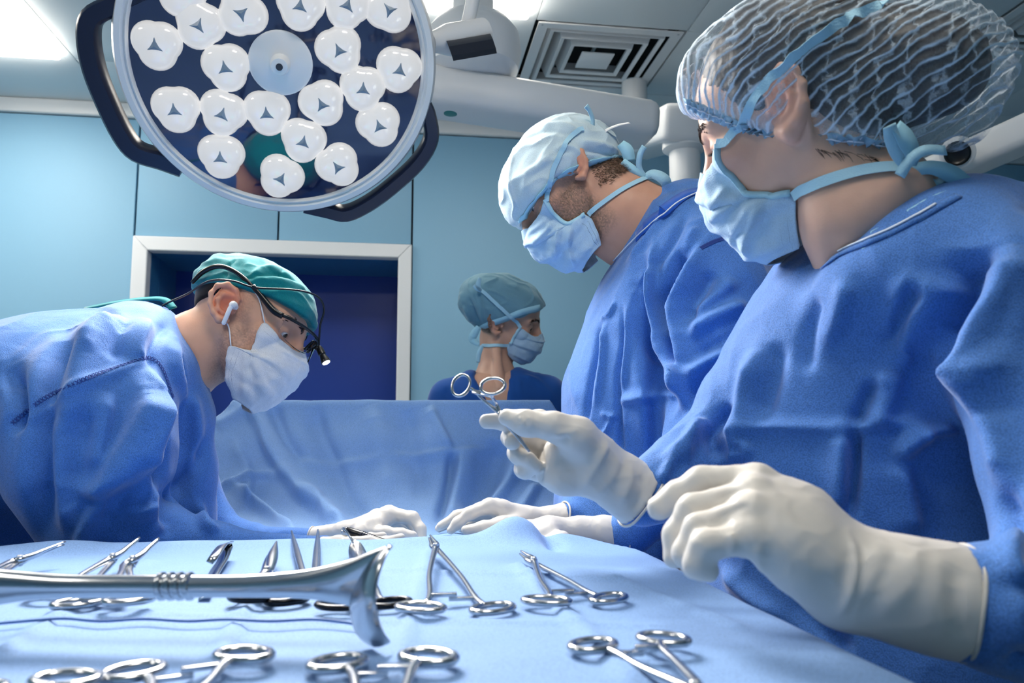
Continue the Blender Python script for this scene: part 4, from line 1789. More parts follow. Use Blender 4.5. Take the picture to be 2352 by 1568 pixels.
def seam_line(bvh, px, parent, w=0.006, name='seam', m=None, n=70):
    pts, ns = drop_on(bvh, catmull(np.array(px, float), 6))
    mb = MB()
    L = np.r_[0, np.cumsum(np.linalg.norm(np.diff(pts, axis=0), axis=1))]
    for i in range(n):
        s0, s1 = L[-1] * i / n, L[-1] * (i + 0.75) / n
        def at(s):
            k = min(len(pts) - 2, max(0, np.searchsorted(L, s) - 1))
            t = (s - L[k]) / max(1e-9, L[k + 1] - L[k])
            return pts[k] * (1 - t) + pts[k + 1] * t, ns[k], unit(pts[k + 1] - pts[k])
        p, nn, d = at(s0)
        q, _, _ = at(s1)
        sd = np.cross(nn, d)
        for e in (1, -1):
            v, f = ribbon(np.array([p - sd * e * w / 2, q + sd * e * w / 2]), nn, 0.0011, 0.0006, smoothn=0, lift=0.0004)
            mb.add(v, f)
    return mb.build(name, m or M['seam'], parent, smooth=False)


seam_line(bvGA, [(28, 972), (100, 916), (200, 868), (300, 832), (342, 822), (372, 845), (398, 915)], gownA)
# collar of the green scrub peeking out behind the neck
v, f = ribbon(np.array([P(190, 706, 1.37), P(260, 692, 1.37), P(330, 683, 1.37), P(375, 684, 1.37), P(398, 705, 1.36)]), -CF * 0.5 + CU, 0.014, 0.002, 6, -0.004)
mesh_obj('scrub_collar', v, f, M['teal_cloth'], gownA)
# cap: teal crown, black elastic nape
S = Solid()
S.add(HA.wrap(sm_ell((0, -0.016, 0.012), (0.083, 0.102, 0.084))), 0.02)
S.add(HA.wrap(sm_ell((0, 0.036, 0.008), (0.0715, 0.071, 0.064))), 0.03)
S.add(HA.wrap(sm_ell((0, -0.075, 0.030), (0.055, 0.046, 0.046))), 0.03)
S.cut(HA.wrap(sm_min(sm_plane((0, 0.10, 0.010), (0, 0.0, -1)), sm_plane((0, 0, 0.006), (0, 0.10, -1)))), 0.004)
cp_, cq_ = S.mesh(0.003, smooth=1)
n_ = vnormals(cp_, cq_)
ql = HA.L(cp_)
cp_ = cp_ + n_ * (0.0025 * perlin(ql * np.array([30, 30, 60])) + 0.0015 * ridged(ql * np.array([22, 22, 45]) + 3) ** 2)[:, None]
cp_ = folds(cp_, cq_, [([(470, 660), (540, 655), (600, 640), (680, 650), (718, 690)], 0.004, 0.005, 0.01), ([(560, 648), (600, 632), (650, 632), (690, 655)], -0.004, 0.005, 0.005),
                       ([(520, 640), (523, 615), (545, 592)], -0.003, 0.003, 0.003), ([(640, 632), (655, 605), (630, 592)], -0.003, 0.003, 0.003), ([(575, 640), (600, 618), (640, 612)], 0.005, 0.006, 0.01),
                       ([(545, 668), (600, 672), (680, 672), (722, 720)], 0.003, 0.004, 0.004), ([(450, 640), (465, 622), (490, 620)], 0.004, 0.006, 0.006)])
capA = mesh_obj('surgical_cap', cp_, cq_, M['teal_cloth'], pa_)
capA['label'] = 'teal cotton surgical cap'
S = Solid()
S.add(HA.wrap(sm_ell((0, -0.014, 0.012), (0.0805, 0.0985, 0.088))), 0.02)
S.cut(HA.wrap(sm_plane((0, 0, 0.008), (0, 0, 1))), 0.004)
S.cut(HA.wrap(sm_plane((0, -0.026, 0), (0, 1, 0.1))), 0.004)
S.cut(HA.wrap(sm_plane((0, 0, 0.002), (0, 0.40, -1))), 0.004)
np_, nq_ = S.mesh(0.003, smooth=1)
mesh_obj('nape_band', np_, nq_, M['black_cloth'], capA)
# mask with ear loops
edgeA = [(0.060, 0.052, -0.036), (0.059, 0.053, -0.062), (0.058, 0.050, -0.085), (0.064, 0.030, -0.090), (0.064, 0.019, -0.092), (0.058, 0.020, -0.112), (0.045, 0.032, -0.142), (0.026, 0.052, -0.164)]
cenA = [(0.110, -0.044), (0.126, -0.054), (0.132, -0.070), (0.127, -0.096), (0.118, -0.124), (0.102, -0.150), (0.080, -0.168)]
mp, mq, nv_, nu_ = mask_surface(HA, edgeA, cenA, 0.0030, seed=1)
mp = push_out(mp, SHA)
mp, mq = mask_folds(mp, mq, [([(570, 806), (564, 850), (562, 912)], 0.004, 0.004, 0.006), ([(598, 782), (586, 820), (600, 870), (625, 905)], 0.005, 0.005, 0.012), ([(588, 790), (575, 830), (585, 880)], -0.003, 0.005, 0.005), ([(640, 800), (650, 850), (640, 890)], 0.003, 0.008, 0.008)])
maskA = mesh_obj('face_mask', mp, mq, M['mask_white'], pa_)
maskA['label'] = 'white pleated face mask with ear loops'
fix_normals(maskA)
solidify(maskA, 0.0014)
near = HA.near
gridm = mp.reshape(nv_, nu_, 3)
jn = nu_ - 1 if near > 0 else 0
tc_, lc_ = gridm[0, jn], gridm[int(nv_ * 0.52), jn]
def loop(pts, rad, nm, m, parent):
    v, f = sweep(np.array(pts), rad, 8, True, None, 8)
    return mesh_obj(nm, v, f, m, parent)
ex = near * 0.085
loop([tc_, HA.W(near * 0.074, 0.028, 0.000), HA.W(near * 0.079, 0.006, 0.012), HA.W(near * 0.083, -0.004, 0.012)], 0.0011, 'ear_loop', M['loop_white'], maskA)
loop([lc_, HA.W(near * 0.0715, 0.004, -0.063), HA.W(near * 0.078, -0.010, -0.056)], 0.0011, 'ear_loop', M['loop_white'], maskA)
bvM = bvh_of(mp, mq)
jr = jn
for r_, nn_ in ((2, 46), (4, 46)):
    ln = gridm[r_, (nu_ // 2 if near > 0 else 2):(nu_ - 2 if near > 0 else nu_ // 2)]
    stitches(ln, np.tile(-CF, (len(ln), 1)), nn_, 'stitching', M['stitch'], maskA, 0.0016, 0.0005)
for c_ in (2, 4):
    ln = gridm[int(nv_ * 0.55):nv_ - 4, jn - c_ if near > 0 else c_]
    stitches(ln, np.tile(-CF, (len(ln), 1)), 30, 'stitching', M['stitch'], maskA, 0.0016, 0.0005)

# gloves
gl, _, _ = glove('glove', [([px_r(722, 1234, 1.372, 24), px_r(790, 1220, 1.35, 21)], 0.008), ([px_r(790, 1220, 1.35, 20), px_r(880, 1188, 1.33, 20), px_r(893, 1180, 1.34, 18), px_r(948, 1188, 1.33, 13), px_r(966, 1215, 1.32, 12), px_r(970, 1240, 1.31, 11)], 0.008),
                       ([px_r(790, 1222, 1.345, 20), px_r(862, 1205, 1.31, 20), px_r(900, 1186, 1.36, 16), px_r(940, 1192, 1.37, 12), px_r(955, 1225, 1.36, 11)], 0.008),
                       ([px_r(790, 1222, 1.345, 20), px_r(868, 1190, 1.39, 20), px_r(915, 1192, 1.40, 13), px_r(945, 1215, 1.40, 12)], 0.008),
                       ([px_r(880, 1195, 1.42, 13), px_r(918, 1205, 1.43, 11), px_r(935, 1225, 1.42, 10)], 0.008),
                       ([px_r(830, 1222, 1.31, 18), px_r(885, 1222, 1.285, 13), px_r(920, 1226, 1.28, 12), px_r(948, 1230, 1.28, 11)], 0.008)], M['glove'], pa_)
gl['label'] = 'latex glove on the hand resting on the drape'
cuff_roll(P(722, 1234, 1.372), P(790, 1220, 1.35) - P(722, 1234, 1.372), 0.0185, 0.0014, M['glove'], gl)
glw, _, _ = glove('glove', [([px_r(740, 1258, 1.185, 26), px_r(780, 1250, 1.185, 19), px_r(830, 1250, 1.19, 20)], 0.008), ([px_r(830, 1252, 1.19, 20), px_r(850, 1240, 1.20, 11), px_r(885, 1243, 1.19, 10.5), px_r(922, 1234, 1.18, 9.5)], 0.006),
                       ([px_r(830, 1250, 1.20, 18), px_r(848, 1234, 1.215, 10), px_r(880, 1230, 1.225, 9)], 0.006), ([px_r(830, 1256, 1.185, 18), px_r(880, 1258, 1.18, 11), px_r(915, 1256, 1.175, 10)], 0.006),
                       ([px_r(830, 1262, 1.185, 18), px_r(880, 1270, 1.18, 11), px_r(905, 1268, 1.175, 10)], 0.006), ([px_r(800, 1245, 1.17, 14), px_r(848, 1242, 1.165, 11), px_r(880, 1250, 1.165, 10)], 0.006)], M['glove'], pa_)
glw['label'] = 'latex glove gripping the cautery pencil'

# electrosurgical pencil in that hand
ep = P(790, 1214, 1.19)
pen = empty('cautery_pencil', P(807, 1220, 1.19), 'black electrosurgical pencil held in a gloved hand', 'medical pencil')
a_, b_ = P(797, 1217, 1.19), P(880, 1247, 1.17)
MB().tube([a_, a_ + (b_ - a_) * 0.05, a_ + (b_ - a_) * 0.3, b_], [0.0035, 0.0056, 0.0062, 0.0066], 18).build('barrel', M['black'], pen)
dd_ = b_ - a_
for k in range(6):
    c_ = a_ + dd_ * (0.42 + 0.06 * k)
    MB().tube([c_ - unit(dd_) * 0.0012, c_ + unit(dd_) * 0.0012], 0.0069, 14).build('grip_ridge', M['dark_plastic'], pen)
MB().tube([a_, a_ - unit(dd_) * 0.006], [0.0046, 0.004], 14).build('nozzle', M['dark_plastic'], pen)

# ear bud
eb = empty('ear_bud', HA.W(near * 0.085, 0.002, -0.042), 'white wireless ear bud in the ear of the teal-capped surgeon', 'ear bud')
MB().tube([HA.W(near * 0.078, 0.000, -0.030), HA.W(near * 0.087, 0.000, -0.030), HA.W(near * 0.090, 0.0005, -0.036)], [0.0062, 0.0066, 0.0045], 16, smoothn=4).build('bud', M['white'], eb)
MB().tube([HA.W(near * 0.090, 0.001, -0.030), HA.W(near * 0.0905, 0.000, -0.038), HA.W(near * 0.088, 0.002, -0.066), HA.W(near * 0.0875, 0.0025, -0.068)], [0.0034, 0.0038, 0.0036, 0.002], 16).build('stem', M['white'], eb)

# glasses with headlamp and cable
M['lens_clear'] = mat('clear_plastic_lens', (0.95, 0.96, 1.0), 0.03, trans=1.0, ior=1.15, spec=0.6)
gs = empty('safety_glasses', HA.W(0, 0.11, -0.03), 'black-framed safety glasses with a clip-on headlamp on the teal-capped surgeon', 'glasses')
for q in (-1, 1):
    # temple arm from the hinge back over the ear
    v, f = sweep([HA.W(q * 0.070, 0.078, -0.014), HA.W(q * 0.074, 0.058, -0.010), HA.W(q * 0.081, 0.02, 0.010), HA.W(q * 0.087, -0.02, 0.025), HA.W(q * 0.086, -0.055, 0.027), HA.W(q * 0.078, -0.080, 0.012), HA.W(q * 0.070, -0.093, -0.012)], [0.0052, 0.0055, 0.0042, 0.0036, 0.0042, 0.0042, 0.0032], 10, True, None, 6)
    mesh_obj('temple_arm', v, f, M['black'], gs)
    # curved lens
    lv = []
    nU, nV = 14, 10
    for i in range(nU + 1):
        for j in range(nV + 1):
            u, w = i / nU, j / nV
            ang = 0.06 + u * 1.0
            x = q * 0.078 * math.sin(ang) * 1.0
            y = 0.045 + 0.078 * math.cos(ang) * 1.0
            hgt = 0.040 - 0.010 * (u - 0.45) ** 2 * 4 - (0.010 if u < 0.12 else 0)
            z = -0.009 - w * hgt - 0.004 * u
            lv.append(HA.W(x, y, z))
    lf = grid_faces(nU + 1, nV + 1)
    lo_ = mesh_obj('lens', lv, lf, M['lens_clear'], gs)
    solidify(lo_, 0.0012)
fr = [HA.W(-0.071, 0.077, -0.013)] + [HA.W(0.0785 * math.sin(a), 0.045 + 0.0785 * math.cos(a), -0.008 - 0.004 * abs(a)) for a in np.linspace(-1.02, 1.02, 17)] + [HA.W(0.071, 0.077, -0.013)]
v, f = sweep(fr, 0.0028, 10, True, None, 3)
mesh_obj('brow_bar', v, f, M['black'], gs)
v, f = sweep([HA.W(-0.008, 0.122, -0.016), HA.W(-0.009, 0.116, -0.034), HA.W(0.0, 0.116, -0.028), HA.W(0.009, 0.116, -0.034), HA.W(0.008, 0.122, -0.016)], 0.0022, 8, True, None, 5)
mesh_obj('nose_piece', v, f, M['black'], gs)
hl0 = P(735, 803, 1.385)
hl1 = P(751, 836, 1.375)
ht = empty('headlamp', (0, 0, 0))
bpy.data.objects.remove(ht)
hd = unit(hl1 - hl0)
MB().tube([hl0 - hd * 0.006, hl0, hl0 + hd * 0.010, hl0 + hd * 0.011, hl0 + hd * 0.022, hl0 + hd * 0.027], [0.0048, 0.0062, 0.0064, 0.0050, 0.0078, 0.0084], 20).build('headlamp', M['black'], gs)
M['led'] = mat('headlamp_led', (0.9, 0.9, 0.9), 0.1, emit=(0.95, 0.98, 1.0), estr=2.5)
M['led'].cycles.emission_sampling = 'NONE'
MB().lathe(hl0 + hd * 0.0272, hd, [(0.0072, -0.001), (0.0068, 0.0006), (0.003, 0.0012)], 20).build('headlamp_lens', M['led'], gs)
MB().tube([HA.W(0.0, 0.1245, -0.016), P(712, 797, 1.385), P(724, 797, 1.385), hl0], [0.0045, 0.0052, 0.0040, 0.0045], 12).build('headlamp_mount', M['black'], gs)
v, f = sweep([hl0 - hd * 0.005, P(733, 780, 1.385), P(736, 745, 1.38), P(744, 715, 1.375), P(738, 690, 1.36), P(715, 674, 1.335), P(670, 665, 1.302), P(585, 660, 1.288), P(535, 645, 1.288), P(492, 643, 1.305), P(465, 652, 1.32), P(430, 675, 1.345), P(388, 694, 1.36), P(372, 703, 1.36)], 0.0017, 8, True, None, 8)
mesh_obj('cable', v, f, M['black'], gs)
v, f = sweep([P(582, 661, 1.287), P(588, 658, 1.287)], 0.0046, 10)
mesh_obj('cable_clip', v, f, M['black'], gs)
# ================================================================== standing surgeon in the pale cap
B_near = [px_r(1620, 600, 1.29, 85), px_r(1650, 690, 1.25, 105), px_r(1655, 820, 1.21, 112), px_r(1640, 940, 1.18, 95), px_r(1610, 1050, 1.16, 78), px_r(1530, 1150, 1.15, 58), px_r(1440, 1228, 1.15, 40), px_r(1425, 1226, 1.15, 34)]
B_far = [px_r(1500, 750, 1.52, 90), px_r(1440, 1050, 1.50, 75), px_r(1385, 1150, 1.40, 55), px_r(1300, 1190, 1.30, 31)]
SKIN_B = (0.68, 0.38, 0.26)
HB = Head(1273, 402, 1.442, -1, 41.3, 8.8, 0.99, 16.8)
rootB = P(1560, 1200, 1.38)
pb_ = person((rootB[0], rootB[1], 0), 'bearded surgeon in blue gown and pale translucent cap looking down')
S = Solid()
head_ops(S, HB, 0.0, ear_out=0.35, eye_open=0.8)
S.chain([(HB.W(0, -0.033, -0.05), 0.058), (HB.W(0, -0.046, -0.09), 0.061), px_r(1440, 500, 1.415, 92), px_r(1530, 550, 1.41, 110)], 0.016)
S.chain([(HB.W(0, 0.01, -0.10), 0.035), px_r(1425, 560, 1.415, 42)], 0.04)
SHB = S
hB = S.mesh(0.0021, smooth=1)
S = Solid()
S.echain([pe(1540, 590, 1.39, 70, 0.10), pe(1560, 760, 1.41, 130, 0.13), pe(1540, 1000, 1.42, 150, 0.13), pe(1540, 1200, 1.42, 150, 0.13)], CR, 0.03)
S.chain([(p, r * 0.36) for p, r in B_near], 0.02)
S.chain([(p, r * 0.36) for p, r in B_far], 0.02)
legs(S, rootB[0], rootB[1], 0.95, fwd=(-1, 0.1, 0))
tB = S.mesh(0.014)
def hairB(q):
    return np.clip((-0.045 - q[:, 1]) / 0.012, 0, 1) * np.clip((q[:, 2] + 0.105) / 0.012, 0, 1) * np.clip(1 - np.clip(q[:, 2], 0, 1) * 0, 0, 1)
bp, bq, bc = trunk_body(tB, hB, head_cols(HB, hB[0], SKIN_B, 0.5, 1.0, (0.20, 0.145, 0.11), hairB, (0.10, 0.07, 0.05)), SKIN_B)
bodyB = mesh_obj('body', bp, bq, M['skin'], pb_)
set_cols(bodyB, bc)
bvB = bvh_of(*hB)
eyes(HB, bodyB, (0, 1, -0.5))
brows(HB, bodyB, M['brow'], bvB)


def bristles(H, bvh, n, m, parent, name, region, ln=(0.002, 0.004), rad=0.00025, seed=1, dirl=(0, -0.2, -1)):
    """short hairs standing on the skin"""
    rs = np.random.RandomState(seed)
    mb = MB()
    k = 0
    while k < n:
        q = region(rs)
        r_ = bvh.find_nearest(Vector(H.W(q)))
        k += 1
        if r_[0] is None:
            continue
        p, nn = np.array(r_[0]), np.array(r_[1])
        d = unit(nn * 0.7 + np.array(dirl) @ H.A * 0.8 + rs.normal(size=3) * 0.3)
        L = ln[0] + rs.rand() * (ln[1] - ln[0])
        s = unit(np.cross(d, nn + 0.01))
        mb.add([p - s * rad, p + s * rad, p + d * L], [(0, 1, 2)])
    return mb.build(name, m, parent, smooth=False)


M['beard'] = mat('beard_grey_brown', srgb(150, 124, 104), 0.6)
bristles(HB, bvB, 2600, M['beard'], bodyB, 'beard', lambda r: (HB.near * (0.02 + 0.05 * r.rand()), 0.075 - 0.075 * r.rand(), -0.055 - 0.075 * r.rand()), (0.0015, 0.0035), 0.0003, 2)
bristles(HB, bvB, 2600, M['hair_brown'], bodyB, 'hair', lambda r: (HB.near * (0.075 * r.rand()), -0.035 - 0.07 * r.rand(), -0.04 - 0.06 * r.rand()), (0.004, 0.010), 0.0004, 3, (0, -0.6, -1))

S = Solid()
S.echain([pe(1545, 560, 1.41, 95, 0.13), pe(1585, 640, 1.39, 165, 0.18), pe(1560, 760, 1.4, 195, 0.185), pe(1530, 920, 1.41, 222, 0.185), pe(1520, 1150, 1.42, 232, 0.185), pe(1520, 1300, 1.43, 236, 0.19)], CR, 0.05)
S.chain([px_r(1480, 545, 1.41, 66), px_r(1545, 500, 1.41, 66), px_r(1620, 500, 1.44, 74)], 0.03)
S.chain([px_r(1620, 520, 1.41, 90), px_r(1730, 660, 1.43, 135), px_r(1740, 850, 1.45, 140)], 0.05)
S.chain(B_near, 0.035)
S.chain(B_far, 0.03)
fl = np.array([rootB[0], rootB[1], 0.32])
S.chain([(P(1530, 1250, 1.39), 0.17), (fl + [0, 0, 0.3], 0.19), (fl, 0.22)], 0.05)
S.cut(sm_plane(fl, (0, 0, -1)), 0.01)
gp_, gq_ = S.mesh(0.0040, smooth=1)
gp_ = crumple(gp_, gq_, 0.0035, (10, 10, 4), 5.0)
SB = [([(1504, 560), (1498, 640), (1502, 706), (1530, 790), (1569, 876), (1586, 945)], 0.024, 0.006, 0.03), ([(1484, 580), (1470, 680), (1480, 760), (1520, 850), (1560, 940)], -0.030, 0.02, 0.03),
      ([(1570, 566), (1550, 640), (1520, 706), (1540, 780), (1560, 850)], -0.028, 0.014, 0.016), ([(1610, 560), (1575, 640), (1552, 720), (1560, 800), (1575, 880)], 0.018, 0.02, 0.008),
      ([(1718, 700), (1650, 735), (1585, 770)], 0.014, 0.010, 0.02), ([(1735, 785), (1650, 825), (1580, 885)], 0.018, 0.008, 0.02), ([(1735, 810), (1660, 860), (1600, 920)], -0.02, 0.02, 0.02),
      ([(1720, 750), (1660, 790), (1600, 820)], -0.008, 0.012, 0.012), ([(1690, 640), (1640, 690), (1590, 720)], 0.010, 0.012, 0.02), ([(1640, 620), (1610, 680), (1580, 740)], -0.010, 0.012, 0.012),
      ([(1470, 600), (1462, 700), (1480, 850), (1487, 930), (1505, 1060)], 0.012, 0.006, 0.03), ([(1428, 700), (1432, 790), (1420, 870), (1424, 1000), (1430, 1040)], -0.008, 0.006, 0.006), ([(1436, 700), (1441, 800), (1430, 900)], 0.006, 0.006, 0.008),
      ([(1378, 750), (1370, 810), (1355, 885), (1345, 980)], -0.010, 0.008, 0.010), ([(1388, 740), (1382, 830), (1368, 930)], 0.006, 0.006, 0.006), ([(1420, 926), (1485, 914), (1575, 898)], 0.009, 0.012, 0.005),
      ([(1380, 735), (1400, 720), (1415, 690)], 0.005, 0.005, 0.005), ([(1330, 765), (1350, 752)], 0.004, 0.004, 0.004), ([(1380, 950), (1400, 955), (1420, 955)], 0.005, 0.004, 0.004), ([(1375, 1010), (1395, 985), (1405, 960)], 0.005, 0.004, 0.004),
      ([(1500, 1090), (1500, 1000), (1490, 940)], -0.006, 0.008, 0.008), ([(1540, 470), (1500, 530), (1440, 600)], 0.006, 0.012, 0.008), ([(1580, 480), (1540, 560), (1480, 640)], -0.007, 0.012, 0.01),
      ([(1600, 520), (1560, 600)], 0.006, 0.01, 0.01), ([(1640, 900), (1600, 960), (1570, 1010)], 0.012, 0.012, 0.012), ([(1650, 960), (1590, 1010), (1560, 1060)], 0.012, 0.01, 0.012), ([(1620, 990), (1570, 1040), (1530, 1070)], -0.012, 0.01, 0.01)]
gp_ = folds(gp_, gq_, SB, None, 1.35, 0.8)
gp_ = laplace(gp_, gq_, 0.25)
gownB = mesh_obj('gown', gp_, gq_, M['gown'], pb_)
bvGB = bvh_of(gp_, gq_)
seam_line(bvGB, [(1610, 570), (1640, 555), (1670, 545)], gownB, n=26)
# collar edge and the bright scrub below it
def edge_strip(bvh, px, parent, w, m, name, lift=0.001):
    pts, ns = drop_on(bvh, catmull(np.array(px, float), 5))
    v, f = ribbon(pts, ns, w, 0.0012, 2, lift)
    o = mesh_obj(name, v, f, m, parent)
    fix_normals(o)
    return o


cap_solid = Solid()
cap_solid.add(HB.wrap(sm_ell((0, -0.018, 0.004), (0.092, 0.106, 0.084))), 0.02)
cap_solid.add(HB.wrap(sm_ell((0, 0.045, -0.008), (0.078, 0.073, 0.066))), 0.04)
cap_solid.add(HB.wrap(sm_ell((0, -0.07, -0.03), (0.062, 0.050, 0.050))), 0.03)
cap_solid.cut(HB.wrap(sm_min(sm_plane((0, 0.05, -0.031), (0, 0, -1)), sm_plane((0, 0, -0.038), (0, 0.30, -1)))), 0.004)
cp_, cq_ = cap_solid.mesh(0.003, smooth=1)
ql = HB.L(cp_)
n_ = vnormals(cp_, cq_)
cp_ = cp_ + n_ * (0.0035 * perlin(ql * np.array([30, 24, 30])) + 0.003 * ridged(ql * np.array([26, 14, 30]) + 6) ** 3)[:, None]
cp_ = folds(cp_, cq_, [([(1270, 345), (1240, 380), (1200, 400)], 0.004, 0.006, 0.008), ([(1330, 325), (1380, 330), (1430, 350)], 0.006, 0.005, 0.008), ([(1335, 345), (1390, 352), (1420, 356)], -0.004, 0.004, 0.004),
                       ([(1180, 350), (1170, 420), (1190, 480)], 0.003, 0.004, 0.004), ([(1240, 290), (1290, 285), (1330, 300)], 0.005, 0.006, 0.008), ([(1200, 320), (1260, 300), (1310, 310)], -0.003, 0.004, 0.006),
                       ([(1275, 350), (1290, 335), (1320, 340), (1335, 360)], 0.004, 0.004, 0.006)])
capB = mesh_obj('surgical_cap', cp_, cq_, M['cap_pale'], pb_)
capB['label'] = 'pale translucent disposable cap'
bvCB = bvh_of(cp_, cq_)
edge_strip(bvCB, [(1196, 508), (1225, 465), (1262, 425), (1300, 397), (1350, 376), (1400, 366), (1438, 366)], capB, 0.016, M['band_blue'], 'cap_band', 0.0006)
edgeB = [(0.056, 0.060, -0.048), (0.053, 0.068, -0.078), (0.055, 0.058, -0.102), (0.060, 0.038, -0.108), (0.060, 0.027, -0.110), (0.056, 0.028, -0.130), (0.050, 0.034, -0.150), (0.044, 0.042, -0.165)]
cenB = [(0.110, -0.044), (0.125, -0.056), (0.132, -0.072), (0.128, -0.102), (0.117, -0.130), (0.103, -0.154), (0.086, -0.168)]
mp, mq, nv_, nu_ = mask_surface(HB, edgeB, cenB, 0.0060, seed=4)
mp = push_out(mp, SHB)
mp, mq = mask_folds(mp, mq, [([(1272, 512), (1250, 540), (1224, 566)], 0.006, 0.003, 0.009), ([(1287, 520), (1280, 560), (1273, 598)], 0.007, 0.003, 0.010), ([(1311, 520), (1308, 560), (1319, 612)], 0.007, 0.003, 0.010), ([(1262, 500), (1240, 520), (1215, 535)], 0.003, 0.003, 0.006)])
maskB = mesh_obj('face_mask', mp, mq, M['mask_blue'], pb_)
maskB['label'] = 'pale blue pleated mask with ties'
fix_normals(maskB)
solidify(maskB, 0.0014)
gridm = mp.reshape(nv_, nu_, 3)
nr = HB.near
jn = nu_ - 1 if nr > 0 else 0
bvHB = bvh_of(*merge((cp_, cq_), hB))
strap_on(bvHB, [(1256, 462), (1262, 420), (1276, 375), (1300, 330), (1325, 302), (1340, 297)], 0.0085, 'tie', M['strap'], maskB, 0.0025, pre=[gridm[0, jn]])
ns_ = -CF + 0.2 * CU
k_ = int(nv_ * 0.6)
ln = gridm[0:k_, jn] - CF * 0.001
v, f = ribbon(ln[::3], ns_, 0.0075, 0.001, 2, 0.0005)
mesh_obj('edge_binding', v, f, M['strap'], maskB)
strap_on(bvHB, [(1352, 490), (1380, 470), (1420, 442), (1450, 425), (1478, 412)], 0.0085, 'tie', M['strap'], maskB, 0.0022, pre=[gridm[k_, jn]], post=[P(1490, 408, 1.40)])
for c_ in (2, 4):
    ln = gridm[k_ + 1:nv_ - 2, jn - c_ if nr > 0 else c_]
    stitches(ln, np.tile(-CF, (len(ln), 1)), 34, 'stitching', M['stitch'], maskB, 0.0018, 0.0006)
# loose knot and tails
def tail(pts, w, parent, m, nor, nm='tie_tail'):
    v, f = ribbon(np.array(pts), nor, w, 0.0009, 6)
    o = mesh_obj(nm, v, f, m, parent)
    fix_normals(o)
    return o


tail([P(1360, 300, 1.39), P(1361, 275, 1.39), P(1354, 255, 1.385), P(1346, 243, 1.38)], [0.008, 0.008, 0.008, 0.010], capB, M['strap'], -CF + CR * 0.4)
tail([P(1375, 318, 1.39), P(1392, 300, 1.39), P(1420, 288, 1.395), P(1446, 283, 1.4)], 0.0085, capB, M['loop_white'], -CF * 0.6 + CU)
tail([P(1482, 410, 1.385), P(1468, 385, 1.38), P(1470, 355, 1.375), P(1480, 336, 1.375)], 0.010, maskB, M['strap'], -CF)
tail([P(1480, 408, 1.385), P(1500, 400, 1.38), P(1525, 412, 1.38), P(1534, 430, 1.385)], [0.010, 0.018, 0.022, 0.016], maskB, M['strap'], -CF + CU * 0.3)
tail([P(1430, 370, 1.385), P(1455, 390, 1.38), P(1478, 408, 1.382)], [0.012, 0.014, 0.008], maskB, M['band_blue'], -CF)
tail([P(1425, 330, 1.395), P(1440, 345, 1.39), P(1446, 370, 1.39)], [0.016, 0.022, 0.02], capB, M['band_blue'], -CF)
# scrub collar strip between neck and gown
edge_strip(bvh_of(*merge((gp_, gq_))), [(1462, 545), (1490, 515), (1530, 480), (1575, 448), (1612, 438)], gownB, 0.024, M['gown_under'], 'scrub_collar', 0.0008)
edge_strip(bvGB, [(1412, 600), (1440, 570), (1475, 535), (1515, 500), (1560, 465), (1612, 440)], gownB, 0.0022, M['piping'], 'collar_thread', 0.0022)

# gloves
gl, _, _ = glove('glove', [([px_r(1298, 1190, 1.30, 37), px_r(1262, 1192, 1.295, 29), px_r(1216, 1192, 1.285, 25)], 0.006), ([px_r(1216, 1190, 1.285, 25), px_r(1150, 1170, 1.275, 22), px_r(1125, 1162, 1.27, 17), px_r(1080, 1178, 1.26, 13.5), px_r(1052, 1200, 1.255, 12), px_r(1036, 1217, 1.25, 10)], 0.008),
                       ([px_r(1216, 1190, 1.29, 24), px_r(1140, 1165, 1.30, 19), px_r(1105, 1168, 1.30, 14), px_r(1050, 1185, 1.29, 12), px_r(1012, 1208, 1.285, 10)], 0.008),
                       ([px_r(1200, 1192, 1.29, 24), px_r(1130, 1175, 1.32, 16), px_r(1090, 1180, 1.325, 13), px_r(1045, 1196, 1.32, 11), px_r(1008, 1213, 1.315, 9.5)], 0.008),
                       ([px_r(1150, 1185, 1.33, 15), px_r(1100, 1195, 1.345, 12), px_r(1060, 1212, 1.34, 10)], 0.008),
                       ([px_r(1195, 1198, 1.27, 22), px_r(1150, 1204, 1.245, 17), px_r(1110, 1212, 1.235, 14.5), px_r(1070, 1217, 1.23, 11)], 0.008)], M['glove'], pb_)
gl['label'] = 'latex glove resting on the drape'
cuff_roll(P(1299, 1190, 1.30), P(1298, 1190, 1.30) - P(1216, 1192, 1.285), 0.0268, 0.0016, M['glove'], gl)
gl, _, _ = glove('glove', [([px_r(1440, 1232, 1.15, 49), px_r(1385, 1226, 1.15, 40), px_r(1335, 1220, 1.15, 32)], 0.008), ([px_r(1335, 1222, 1.15, 32), px_r(1260, 1218, 1.14, 30), px_r(1205, 1222, 1.135, 24), px_r(1160, 1245, 1.13, 17), px_r(1130, 1268, 1.13, 15)], 0.012),
                       ([px_r(1260, 1225, 1.17, 26), px_r(1200, 1230, 1.18, 20), px_r(1150, 1255, 1.18, 16), px_r(1125, 1275, 1.18, 14)], 0.01), ([px_r(1260, 1225, 1.12, 26), px_r(1210, 1240, 1.11, 19), px_r(1165, 1265, 1.11, 15)], 0.01),
                       ([px_r(1260, 1225, 1.19, 24), px_r(1210, 1235, 1.205, 17), px_r(1170, 1262, 1.205, 14)], 0.01), ([px_r(1290, 1240, 1.10, 22), px_r(1240, 1262, 1.09, 16), px_r(1205, 1280, 1.09, 14)], 0.01)], M['glove'], pb_)
gl['label'] = 'ivory latex glove half hidden by the instrument drape'
cuff_roll(P(1442, 1233, 1.15), P(1440, 1232, 1.15) - P(1335, 1220, 1.15), 0.0318, 0.0017, M['glove'], gl)
